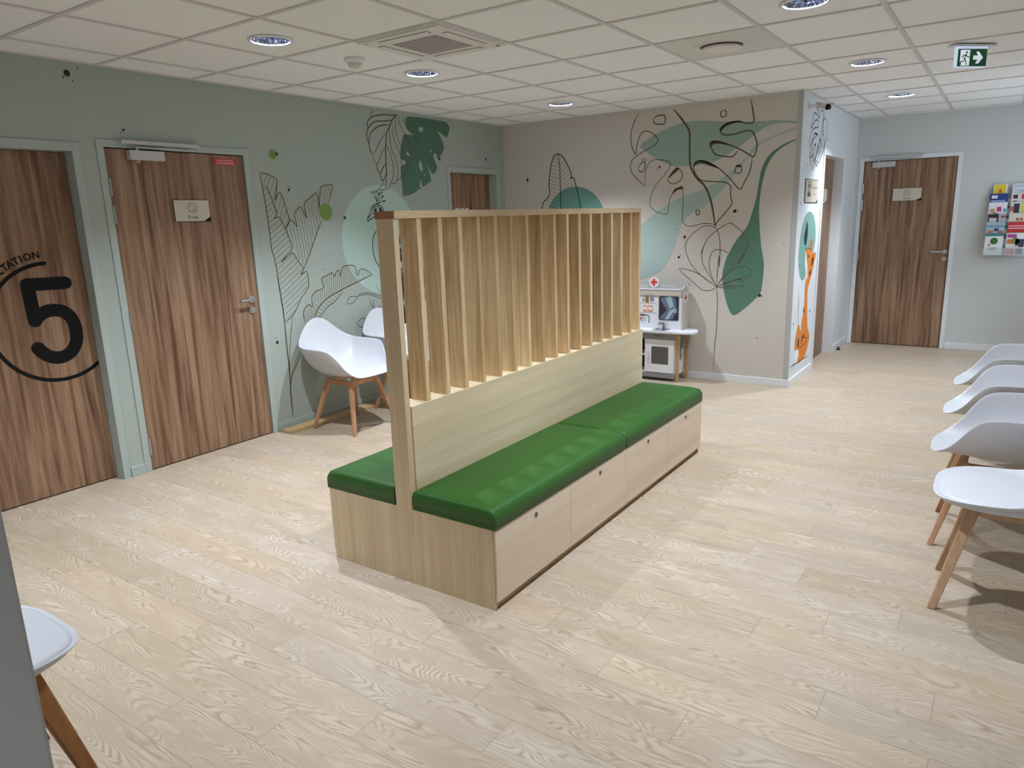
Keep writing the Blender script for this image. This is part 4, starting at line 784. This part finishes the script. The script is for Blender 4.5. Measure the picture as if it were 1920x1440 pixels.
# ---------------------------------------------------------------- the slatted bench
t = thing('slatted_bench', 'long double-sided oak bench with green seats and a tall slatted screen', 'bench', (2.49, 1.49, 0))
Y0, Y1 = .333, 2.655; XL, XRb = 2.006, 2.970
def bench_half(s):
    """s=+1: side facing the right; s=-1: side facing the doors"""
    X = lambda d: 2.4925+s*d
    def bb(bm, d0, d1, *r): a, c = X(d0), X(d1); return bx(bm, min(a, c), max(a, c), *r)
    obj('end_panel', bb(bmesh.new(), .046, .4655, Y0, Y0+.019, 0, .35), M_oakv, t, bevel=.0008)
    obj('end_panel', bb(bmesh.new(), .046, .4655, Y1-.019, Y1, 0, .35), M_oakv, t, bevel=.0008)
    obj('seat_box', bb(bmesh.new(), .046, .455, Y0+.02, Y1-.02, .03, .349), M_oakh, t)
    obj('plinth', bb(bmesh.new(), .30, .456, Y0+.0195, Y1-.0195, 0, .0295), M_pine, t)
    ys = (Y0+.003, .933, 1.517, 2.09, Y1-.0005) if s > 0 else (Y0+.003, .933, 1.517, 2.09, Y1-.0005)
    for a, c in zip(ys, ys[1:]):
        d = obj('front_panel', bb(bmesh.new(), .4665, .4785, a+.0015, c-.0015, .038, .348), M_front, t, bevel=.0008)
        y = (a+c)/2; k = bmesh.new(); cyl(k, (X(.478), y, .31), (X(.4815), y, .31), .0105, n=20); bx(k, min(X(.481), X(.4828)), max(X(.481), X(.4828)), y-.0015, y+.0015, .303, .317)
        obj('cam_lock', k, mat('aged lock metal', (120, 114, 106), .35, metal=1), d)
    for a, c in ((Y0, 1.511), (1.519, Y1)):
        w_ = c-a; x0, x1 = .054, .4815; b = bmesh.new(); nx, ny = 14, 36
        # crowned top, rounded edges
        def z(u_, v_):
            e = min(u_*(x1-x0), v_*w_, (1-v_)*w_); e2 = (1-u_)*(x1-x0); return .437-.012*max(0, 1-e/.014)**2.2-.026*max(0, 1-e2/.036)**2.2+.004*math.sin(PI*u_)*min(1, e/.06)
        cs = lambda q, L_: [0, .004/L_, .010/L_, .018/L_]+[.018/L_+(1-.036/L_)*i/q for i in range(1, q)]+[1-.018/L_, 1-.011/L_, 1-.005/L_, 1-.002/L_, 1]
        U, V = cs(8, x1-x0), cs(24, w_)
        G = [[b.verts.new((X(x0+(x1-x0)*u_), a+w_*v_, z(u_, v_))) for v_ in V] for u_ in U]
        for i in range(len(U)-1):
            for j in range(len(V)-1): b.faces.new((G[i][j], G[i+1][j], G[i+1][j+1], G[i][j+1]))
        rim = [G[i][0] for i in range(len(U))]+[G[-1][j] for j in range(1, len(V))]+[G[i][-1] for i in range(len(U)-2, -1, -1)]+[G[0][j] for j in range(len(V)-2, 0, -1)]
        low = [b.verts.new((v.co.x, v.co.y, .3505)) for v in rim]
        for i in range(len(rim)): b.faces.new((rim[i], rim[(i+1) % len(rim)], low[(i+1) % len(rim)], low[i]))
        b.faces.new(low)
        o = obj('seat_cushion', b, M_leather, t, smooth=True, label='green leatherette seat cushion')
bench_half(1); bench_half(-1)
obj('end_post', box(2.4475, 2.5385, Y0-.001, Y0+.028, 0, 1.560), M_oakv, t, bevel=.001)
obj('backboard', box(2.4375, 2.5475, Y0+.0285, Y1+.004, .02, .797), M_oakh, t, bevel=.001)
for k in range(1, 18):
    y = Y0+.0275/2+k*.1337
    obj('slat', box(2.4455, 2.5400, y-.0125, y+.0125, .797, 1.5605), M_oak, t, bevel=.001)
obj('top_rail', box(2.4415, 2.5435, Y0+.004, Y1-.02, 1.5605, 1.590), M_rail, t, bevel=.001)
obj('rail_end', box(2.4415, 2.5435, Y0-.001, Y0+.0038, 1.5605, 1.590), M_endgrain, t, label='darker end grain of the top rail')

# ---------------------------------------------------------------- chairs
def bez(P0, P1, P2, P3, t): s = 1-t; return P0*s**3+P1*3*s*s*t+P2*3*s*t*t+P3*t**3
def shell_mesh(rim, base, inner, flare, n=48, rings=9, cz=.405):
    """one-piece moulded shell: smooth fan from the seat centre out to a rim curve. tables in half, mirrored"""
    def table(T, n):
        full = [Vector(p) for p in T]+[Vector((-p[0], p[1], p[2])) for p in reversed(T[1:-1])]
        N = len(full); Q = []
        for i in range(n):
            x = i/n*N; j = int(x); f = x-j; a, b_, c, d = full[j-1], full[j], full[(j+1) % N], full[(j+2) % N]
            Q.append(.5*((2*b_)+(c-a)*f+(2*a-5*b_+4*c-d)*f*f+(3*b_-a-3*c+d)*f**3))
        return Q
    R = table(rim, n); B = table(base, n); I = table(inner, n)
    bm = bmesh.new(); c0 = Vector((0, 0, cz)); cv = bm.verts.new(c0); prev = None
    for k in range(1, rings+1):
        t_ = k/rings; cur = [bm.verts.new(bez(c0, B[i], I[i], R[i], t_)) for i in range(n)]
        if prev is None:
            for i in range(n): bm.faces.new((cv, cur[i], cur[(i+1) % n]))
        else:
            for i in range(n): bm.faces.new((prev[i], cur[i], cur[(i+1) % n], prev[(i+1) % n]))
        prev = cur
    return bm
def legs(t, m, fx, fy, tx, ty, ztop, w0=.036, w1=.024, frame=True, zf=.385):
    for sx in (-1, 1):
        for sy in (-1, 1):
            b = bmesh.new(); bar(b, (sx*fx, sy*fy, .0), (sx*tx, sy*ty, ztop), w1, w0, w1, w0, up=(0, 1, 0))
            for v in b.verts:
                if v.co.z < .02: v.co.z = 0
            obj('leg', b, m, t, local=True, bevel=.004)
    if frame:
        k = (zf-0)/ztop; X_, Y_ = fx+(tx-fx)*k, fy+(ty-fy)*k; b = bmesh.new()
        for sy in (-1, 1): bar(b, (-X_, sy*Y_, zf), (X_, sy*Y_, zf), .022, .022, .034, .034)
        for sx in (-1, 1): bar(b, (sx*X_, -Y_, zf), (sx*X_, Y_, zf), .022, .022, .034, .034)
        obj('under_frame', b, m, t, local=True, bevel=.002)
def armchair(label, loc, rz, group):
    t = thing('armchair', label, 'chair', loc, rz, group)
    rim = [(0, .272, .428), (.10, .268, .428), (.172, .244, .434), (.218, .182, .486), (.250, .128, .570), (.282, .075, .630), (.297, .005, .645), (.303, -.085, .648), (.300, -.170, .648), (.282, -.245, .655), (.240, -.300, .680), (.170, -.338, .742), (.090, -.356, .812), (0, -.362, .838)]
    base = [(0, .17, .452), (.075, .165, .452), (.14, .15, .443), (.182, .11, .425), (.205, .06, .405), (.212, .03, .398), (.214, -.02, .394), (.214, -.07, .392), (.210, -.12, .392), (.195, -.17, .392), (.165, -.205, .392), (.115, -.23, .392), (.06, -.242, .392), (0, -.245, .392)]
    inner = [(0, .235, .447), (.09, .232, .447), (.16, .212, .442), (.205, .155, .445), (.234, .10, .465), (.252, .055, .485), (.260, .00, .495), (.264, -.075, .50), (.264, -.15, .505), (.250, -.225, .51), (.205, -.275, .53), (.140, -.298, .575), (.07, -.312, .63), (0, -.318, .645)]
    o = obj('shell', shell_mesh(rim, base, inner, 0), M_shell, t, smooth=True, local=True)
    s_ = o.modifiers.new('thick', 'SOLIDIFY'); s_.thickness = .007; s_.offset = -1
    s_ = o.modifiers.new('sub', 'SUBSURF'); s_.levels = 1; s_.render_levels = 2
    legs(t, M_beech, .225, .225, .125, .120, .394, zf=.372); return t
def sidechair(label, loc, rz, group, m, lw=1.0):
    t = thing('side_chair', label, 'chair', loc, rz, group)
    rim = [(0, .250, .455), (.10, .248, .456), (.185, .218, .460), (.232, .14, .468), (.243, .05, .474), (.236, -.02, .480), (.222, -.08, .500), (.210, -.13, .545), (.204, -.175, .61), (.195, -.215, .68), (.175, -.25, .75), (.11, -.275, .80), (0, -.285, .815)]
    base = [(0, .15, .435), (.07, .15, .435), (.12, .13, .435), (.15, .09, .435), (.16, .03, .435), (.155, -.03, .435), (.15, -.07, .435), (.14, -.10, .435), (.12, -.13, .435), (.10, -.15, .435), (.08, -.16, .435), (.05, -.17, .435), (0, -.175, .435)]
    inner = [(0, .21, .438), (.09, .205, .438), (.16, .18, .438), (.20, .11, .44), (.21, .03, .442), (.205, -.04, .442), (.19, -.10, .45), (.175, -.15, .465), (.165, -.185, .50), (.155, -.205, .54), (.13, -.225, .58), (.08, -.235, .62), (0, -.24, .63)]
    o = obj('shell', shell_mesh(rim, base, inner, 0, cz=.432), M_shell, t, smooth=True, local=True)
    s_ = o.modifiers.new('thick', 'SOLIDIFY'); s_.thickness = .007; s_.offset = -1
    s_ = o.modifiers.new('sub', 'SUBSURF'); s_.levels = 1; s_.render_levels = 2
    out = [(0, .232), (.10, .229), (.178, .196), (.214, .115), (.224, .03), (.214, -.05), (.190, -.12), (.13, -.165), (0, -.185)]
    full = out+[(-a, b) for a, b in reversed(out[1:-1])]; S = spline(full, 4, True); b = bmesh.new(); prev = None
    for k, (sc, z) in enumerate(((.97, .440), (1.0, .452), (1.0, .462), (.985, .468), (.94, .471), (.7, .474), (.35, .475))):
        cur = [b.verts.new((p[0]*sc, p[1]*sc, z)) for p in S]
        if prev:
            for i in range(len(S)): b.faces.new((prev[i], prev[(i+1) % len(S)], cur[(i+1) % len(S)], cur[i]))
        prev = cur
    b.faces.new(prev); obj('seat_pad', b, M_pad, t, smooth=True, local=True)
    legs(t, m, .185, .205, .10, .10, .424, w0=.044*lw, w1=.030*lw, zf=.40); return t
g = 'armchairs against the sage wall'
armchair('white armchair against the sage wall, nearest the door with the red label', (.415, 1.995, 0), -PI/2, g)
armchair('white armchair in the middle of the three against the sage wall', (.415, 2.665, 0), -PI/2, g)
armchair('white armchair behind the slats, farthest from the door with the red label', (.405, 3.36, 0), -PI/2, g)
g = 'armchairs along the right wall'
armchair('white armchair next behind the padded chair at the right edge', (4.585, 2.09, 0), PI/2, g)
armchair('white armchair in the middle of the three at the right edge', (4.585, 2.83, 0), PI/2, g)
armchair('white armchair at the right edge nearest the corridor door', (4.590, 3.60, 0), PI/2, g)
sidechair('white armless chair with seat pad, nearest of the row at the right edge', (4.622, 1.435, 0), PI/2, None, M_beechpl)
sidechair('white armless chair with dark oak leg cut off by the grey wall corner', (2.365, -1.228, 0), 0, None, M_beechdk, 1.2)

# loose wooden board on the floor
tag(obj('wooden_board', box(.034, .150, 1.578, 3.62, .001, .021), M_pine, bevel=.001), 'long flat pine board lying along the foot of the sage wall', 'board')

# ---------------------------------------------------------------- toy medical centre
t = thing('toy_medical_centre', 'white wooden toy doctor play stand with grey cupboard and table top', 'toy', (1.79, 4.6, 0))
M_tw = mat('toy white', (226, 228, 232), .4); M_tg = mat('toy grey', (136, 134, 130), .5); M_tb = mat('toy beige', (196, 190, 178), .5)
M_tl = mat('toy light grey', (186, 190, 194), .5); M_toak = wood('toy oak', (176, 138, 92), (194, 158, 112), (208, 174, 130), 'Z', fine=110)
PK = Plane((0, 4.50, 0), (1, 0, 0), (0, 0, 1)); PH = Plane((0, 4.60, 0), (1, 0, 0), (0, 0, 1))
b = bmesh.new(); bx(b, 1.50, 2.055, 4.50, 4.735, .060, .076); bx(b, 2.043, 2.055, 4.50, 4.735, .076, .462); bx(b, 1.50, 1.512, 4.50, 4.735, .076, .462); bx(b, 1.512, 2.043, 4.723, 4.735, .076, .462); bx(b, 1.742, 1.754, 4.505, 4.723, .076, .462); bx(b, 1.512, 1.742, 4.505, 4.723, .235, .247)
obj('cupboard', b, M_tw, t, bevel=.001)
obj('back_liner', box(1.512, 1.742, 4.715, 4.7225, .076, .462), M_dark, t)
obj('apron', box(1.50, 2.055, 4.488, 4.499, .402, .462), M_tg, t)
obj('bottom_rail', box(1.50, 2.055, 4.488, 4.499, .030, .075), M_tg, t)
d = obj('cupboard_door', box(1.757, 2.043, 4.486, 4.4985, .080, .399), M_tw, t, bevel=.002)
obj('door_window', rect(bmesh.new(), Plane((0, 4.486, 0), (1, 0, 0), (0, 0, 1)), 1.820, 1.990, .162, .330, .001, .001, r=.008), mat('smoked window', (84, 82, 78), .15), d)
b = bmesh.new(); bx(b, 1.772, 1.792, 4.470, 4.486, .205, .290); obj('door_handle', b, M_tw, d, bevel=.007)
obj('latch', box(2.025, 2.045, 4.478, 4.4855, .375, .395), M_tw, d, bevel=.002)
# table top with a rounded wing at each end
P = [(1.79+s_*x, y) for s_, L_ in ((1, [(0, 4.455), (.29, 4.455), (.38, 4.46), (.425, 4.485), (.445, 4.53), (.44, 4.60), (.415, 4.67), (.37, 4.72), (.32, 4.738), (0, 4.738)]), ) for x, y in L_]
P += [(1.79-(x-1.79), y) for x, y in reversed(P[1:-1])]
PT = Plane((0, 0, .482), (1, 0, 0), (0, 1, 0)); obj('table_top', fill(bmesh.new(), PT, [P], 0, .019), M_tw, t, bevel=.003)
for x, y in ((2.072, 4.508), (2.088, 4.70), (1.508, 4.478), (1.492, 4.71)):
    b = bmesh.new(); bar(b, (x, y, 0), (x-.002 if x > 1.8 else x+.002, y, .4625), .026, .028, .020, .022, up=(0, 1, 0)); obj('leg', b, M_toak, t)
for s_ in (1, -1):
    X = lambda d: 1.79+s_*d
    P = [(.266, .462), (.42, .462), (.36, .44), (.31, .39), (.285, .33), (.27, .27), (.266, .20)]
    b = bmesh.new(); pk = Plane((0, 4.62, 0), (1, 0, 0), (0, 0, 1)); fill(b, pk, [[(X(a), z) for a, z in P]], .006, .012); obj('bracket', b, M_tg, t)
# hutch
obj('hutch_panel', box(1.516, 2.064, 4.600, 4.612, .4825, .858), M_tw, t)
for s_ in (1, -1):
    ps = Plane((1.79+s_*.281 - (.006), 0, 0), (0, 1, 0), (0, 0, 1))
    P = [(4.600, .4825), (4.738, .4825), (4.738, .83), (4.725, .865), (4.69, .885), (4.65, .888), (4.615, .875), (4.600, .85)]
    b = bmesh.new(); fill(b, ps, [P], .012, .012); sp = obj('side_panel', b, M_tb, t)
    if s_ > 0:
        pq = Plane((2.0772, 0, 0), (0, 1, 0), (0, 0, 1)); b = bmesh.new(); disc(b, pq, 4.668, .78, .056, .001, 32); obj('side_badge', b, M_tw, sp, smooth='keep')
        b = bmesh.new(); rect(b, pq, 4.640, 4.696, .770, .790, .002); rect(b, pq, 4.658, 4.678, .752, .808, .0022); obj('side_cross', b, M_red, sp, smooth='keep')
obj('cornice', box(1.516, 2.064, 4.5905, 4.5995, .802, .852), M_tb, t)
obj('cornice_edge', box(1.516, 2.064, 4.586, 4.5995, .8525, .862), M_tw, t)
P = [(1.516, .862), (2.064, .862), (2.064, .872), (2.04, .888), (1.97, .912), (1.88, .930), (1.79, .936), (1.70, .930), (1.61, .912), (1.54, .888), (1.516, .872)]
hd = obj('header_board', fill(bmesh.new(), PH, [P], 0, .010), mat('header grey', (176, 178, 180), .5), t)
b = bmesh.new(); text(b, PH, 'Medical', 1.652, .890, .046, .0008, ext=.0004); text(b, PH, 'Center', 1.940, .890, .046, .0008, ext=.0004); obj('header_lettering', b, M_tw, hd, smooth='keep')
b = bmesh.new(); fill(b, PH, [circle(1.79, .921, .050, 40)], .004, .003); bd = obj('round_badge', b, M_tw, t)
b = bmesh.new(); rect(b, PH, 1.757, 1.823, .909, .933, .0046); rect(b, PH, 1.778, 1.802, .888, .954, .0048); obj('red_cross', b, mat('cross red', (208, 62, 48), .5), bd, smooth='keep')
# x-ray screen
xr = obj('xray_screen', rect(bmesh.new(), PH, 1.842, 2.040, .566, .792, .003, .002, r=.014), mat('xray frame', (70, 76, 84), .3), t)
b = bmesh.new(); rect(b, PH, 1.849, 2.033, .573, .785, .0035, 0, r=.010); obj('xray_film', b, mat('xray dark', (44, 42, 58), .3), xr, smooth='keep')
b = bmesh.new(); fill(b, PH, [sm([(1.862, .772), (1.905, .782), (2.00, .780), (2.015, .70), (2.028, .660), (1.995, .610), (1.975, .578), (1.858, .576), (1.880, .620), (1.918, .665), (1.885, .715)], 4)], .004); obj('xray_limb', b, mat('xray flesh', (104, 112, 136), .4), xr, smooth='keep')
b = bmesh.new()
for P in ([(1.925, .782), (1.968, .782), (1.985, .715), (1.992, .690), (1.975, .672), (1.948, .680), (1.945, .715)], [(1.992, .690), (2.018, .655), (2.010, .640), (1.985, .645), (1.955, .595), (1.938, .576), (1.905, .578), (1.930, .620), (1.950, .655), (1.962, .678)], [(1.910, .780), (1.918, .780), (1.948, .700), (1.940, .698)]): fill(b, PH, [sm(P, 4)], .0045)
obj('xray_bones', b, mat('xray bone', (158, 188, 196), .4), xr, smooth='keep')
# printed medicine shelves and monitor
def prt(name, rgb, rs, off=.002, discs=()):
    b = bmesh.new()
    for r_ in rs: rect(b, PH, *r_, off)
    for d_ in discs: disc(b, PH, *d_, off)
    obj(name, b, mat(name+' ink', rgb, .5), t, smooth='keep')
prt('printed_shelf', (176, 160, 152), [(1.54, 1.815, .722, .726), (1.54, 1.815, .628, .632)])
prt('printed_blue_jars', (120, 142, 172), [(1.672, 1.694, .742, .760), (1.750, 1.790, .742, .778), (1.56, 1.59, .742, .77)])
prt('printed_jar_lids', (186, 192, 198), [(1.675, 1.692, .765, .790), (1.752, 1.788, .782, .796), (1.705, 1.735, .790, .802), (1.562, 1.588, .775, .79)])
prt('printed_amber_bottle', (150, 108, 40), [(1.704, 1.738, .730, .786)])
prt('printed_orange_bottles', (214, 128, 84), [(1.682, 1.722, .640, .700), (1.734, 1.778, .640, .700), (1.60, 1.64, .640, .700)])
prt('printed_labels', (236, 232, 226), [(1.686, 1.718, .656, .690), (1.739, 1.773, .656, .690), (1.604, 1.636, .656, .690)], off=.0026)
b = bmesh.new(); stroke(b, PH, [(1.60, .606), (1.72, .606), (1.738, .598), (1.744, .58), (1.744, .545), (1.738, .534)], .007, .0024, n=4, taper=False); rect(b, PH, 1.64, 1.70, .600, .614, .0026); disc(b, PH, 1.672, .541, .005, .003, 12); obj('printed_monitor', b, mat('monitor ink', (62, 62, 76), .5), t, smooth='keep')
prt('printed_screen', (176, 198, 196), [(1.612, 1.710, .556, .588)], off=.0028)
b = bmesh.new(); fill(b, PH, [sm([(1.656, .560), (1.642, .573), (1.646, .582), (1.656, .578), (1.666, .582), (1.670, .573)], 3)], .0034); obj('printed_heart', b, M_red, t, smooth='keep')
b = bmesh.new(); text(b, Plane((0, 4.488, 0), (1, 0, 0), (0, 0, 1)), 'mamabrum', 1.896, .436, .024, .0008, ext=.0003); obj('brand_lettering', b, M_black, t, smooth='keep')
# sink and tap
obj('sink', lathe(bmesh.new(), [(.078, .4825), (.076, .4845), (.066, .4838), (.055, .4830), (.001, .4826)], c=(1.885, 4.535, 0), n=36), M_steel, t, smooth=True)
b = bmesh.new(); tube(b, [(1.905, 4.575, .482), (1.905, 4.575, .53), (1.900, 4.570, .540), (1.880, 4.550, .545), (1.868, 4.540, .535)], .013, n=14); obj('tap', b, mat('tap grey', (132, 136, 140), .35), t, smooth=True)
for x in (1.84, 1.96): obj('tap_knob', cyl(bmesh.new(), (x, 4.570, .4822), (x, 4.570, .492), .012, n=18), mat('knob grey', (150, 160, 168), .4), t)
# towel clip with cloth strips hanging on the side
b = bmesh.new(); bx(b, 2.0555, 2.075, 4.60, 4.68, .285, .300); bx(b, 2.068, 2.075, 4.60, 4.608, .25, .3)
obj('side_hook', b, M_tw, t)
cl = bmesh.new(); P = Plane((2.066, 0, 0), (0, 1, 0), (0, 0, 1)); fill(cl, P, [[(4.61, .284), (4.67, .284), (4.655, .22), (4.645, .18), (4.632, .215)]], .002, .004)
tag(obj('toy_bandage', cl, M_tw), 'white cloth triangle hanging from the side hook of the toy stand', 'toy')

# ---------------------------------------------------------------- brochure rack
PR = Plane((0, 7.295, 0), (1, 0, 0), (0, 0, 1))
t = thing('brochure_rack', 'clear acrylic brochure holder on the corridor end wall', 'rack', (4.48, YF, 1.0))
b = bmesh.new(); bx(b, 4.290, 4.672, 7.352, 7.358, .985, 1.70); obj('back_plate', b, M_clear, t)
for i in range(6):
    z = 1.050+.099*i; y = 7.235+.017*i; b = bmesh.new(); bx(b, 4.298, 4.664, y-.006, y-.003, z-.03, z+.045); bx(b, 4.298, 4.664, y-.003, 7.352, z-.03, z-.027); obj('pocket', b, M_clear, t)
col = {}
def pm(rgb): return mat('print %d %d %d' % rgb, rgb, .45)
rows = [[((226, 230, 230), [((66, 130, 130), 0, 1, .86, 1.0), ((60, 110, 60), .25, .7, .5, .78), ((200, 60, 60), .2, .32, .42, .5), ((90, 90, 90), .2, .7, .30, .33), ((90, 90, 90), .2, .6, .22, .25)], 'white brochure with green round picture and teal band, bottom of the left column'),
         ((232, 228, 226), [((176, 72, 150), .05, .55, .78, .95), ((120, 140, 70), .65, .95, .72, .98), ((206, 120, 70), .05, .45, .5, .72), ((60, 66, 86), .5, .97, .35, .72), ((190, 96, 70), .03, .5, .03, .3), ((60, 84, 130), .55, .95, .03, .3), ((214, 210, 220), .1, .7, .34, .42)], 'collage magazine with pink title, bottom of the right column')],
        [((150, 190, 200), [((40, 40, 90), .08, .9, .78, .93), ((206, 120, 90), .1, .4, .55, .68), ((50, 60, 110), .45, .68, .62, .75), ((196, 80, 100), .65, .93, .5, .64), ((40, 60, 60), .1, .7, .36, .44)], 'pale blue children brochure headed Les poux'),
         ((196, 44, 48), [((232, 200, 200), .05, .95, .82, .86), ((232, 200, 200), .05, .95, .72, .76), ((100, 120, 60), .05, .95, .38, .56)], 'red brochure with green lower band in the right column')],
        [((176, 172, 178), [((44, 38, 52), .02, .6, .62, .98), ((196, 190, 196), .1, .5, .5, .8), ((60, 60, 100), .75, .85, .8, .9), ((170, 60, 70), .88, .98, .8, .92)], 'black and white photo brochure in the left column'),
         ((216, 206, 192), [((200, 120, 90), .05, .95, .42, .62), ((90, 120, 70), .4, .55, .66, .78), ((190, 90, 70), .6, .75, .66, .78)], 'cream brochure with a pinkish band in the right column')],
        [((228, 228, 232), [((210, 150, 100), .08, .35, .55, .72), ((196, 50, 110), .45, .7, .6, .8), ((70, 170, 180), .8, .98, .58, .72), ((110, 110, 140), .25, .5, .46, .56)], 'white brochure with coloured speech bubbles in the left column'),
         ((206, 204, 196), [((50, 50, 48), .2, .5, .5, .92), ((214, 202, 60), .6, 1, .4, .98), ((190, 100, 110), 0, .2, .6, .8)], 'magazine with a yellow panel in the right column')],
        [((36, 62, 132), [((220, 226, 240), .1, .42, .78, .92), ((190, 200, 230), .08, .85, .64, .69), ((190, 200, 230), .08, .85, .5, .55)], 'dark blue brochure in the left column'),
         ((222, 208, 210), [((40, 40, 44), .1, .35, .75, .92), ((60, 60, 56), .1, .3, .45, .65), ((196, 60, 70), .55, 1, .72, .95), ((60, 60, 90), .5, .9, .45, .6)], 'pink and white brochure with small dark pictures')],
        [((226, 226, 220), [((226, 200, 44), .06, .9, .45, .97), ((206, 90, 40), .4, .6, .6, .75)], 'small yellow booklet at the top of the left column'),
         ((206, 214, 222), [((150, 164, 190), .1, .95, .86, .89), ((130, 140, 160), .3, .9, .65, .68), ((60, 90, 140), .1, .95, .40, .48)], 'pale blue leaflet at the top of the right column')]]
for i, row in enumerate(rows):
    for j, (bg, pr_, lb) in enumerate(row):
        x0 = (4.312, 4.494)[j]; w_ = .157; top = (1.247, 1.352, 1.444, 1.556, 1.642, 1.737)[i]; hh = .196 if i < 5 else .14
        if i == 5 and j == 0: x0 += .022; w_ = .12
        z0 = 1.052+.099*i-.025; y = 7.238+.017*i; pp = Plane((0, y, 0), (1, 0, 0), (0, 0, 1))
        o = tag(obj('brochure', bx(bmesh.new(), x0, x0+w_, y, y+.004, z0, top), pm(bg)), lb, 'brochure', 'brochures in the wall rack')
        hh = top-z0
        for q, (rgb, a0, a1, b0, b1) in enumerate(pr_):
            b = bmesh.new(); rect(b, pp, x0+w_*a0, x0+w_*a1, z0+hh*b0, z0+hh*b1, .0004+.0002*q) if (i, q) != (0, 1) else disc(b, pp, x0+w_*.5, z0+hh*.64, .034, .001, 24)
            if i == 1 and j == 0 and q == 0: b.free(); b = bmesh.new(); text(b, pp, 'Les poux', x0+w_*.5, z0+hh*.86, .040, .001, ext=.0002)
            obj('cover_print', b, pm(rgb), o, smooth='keep')
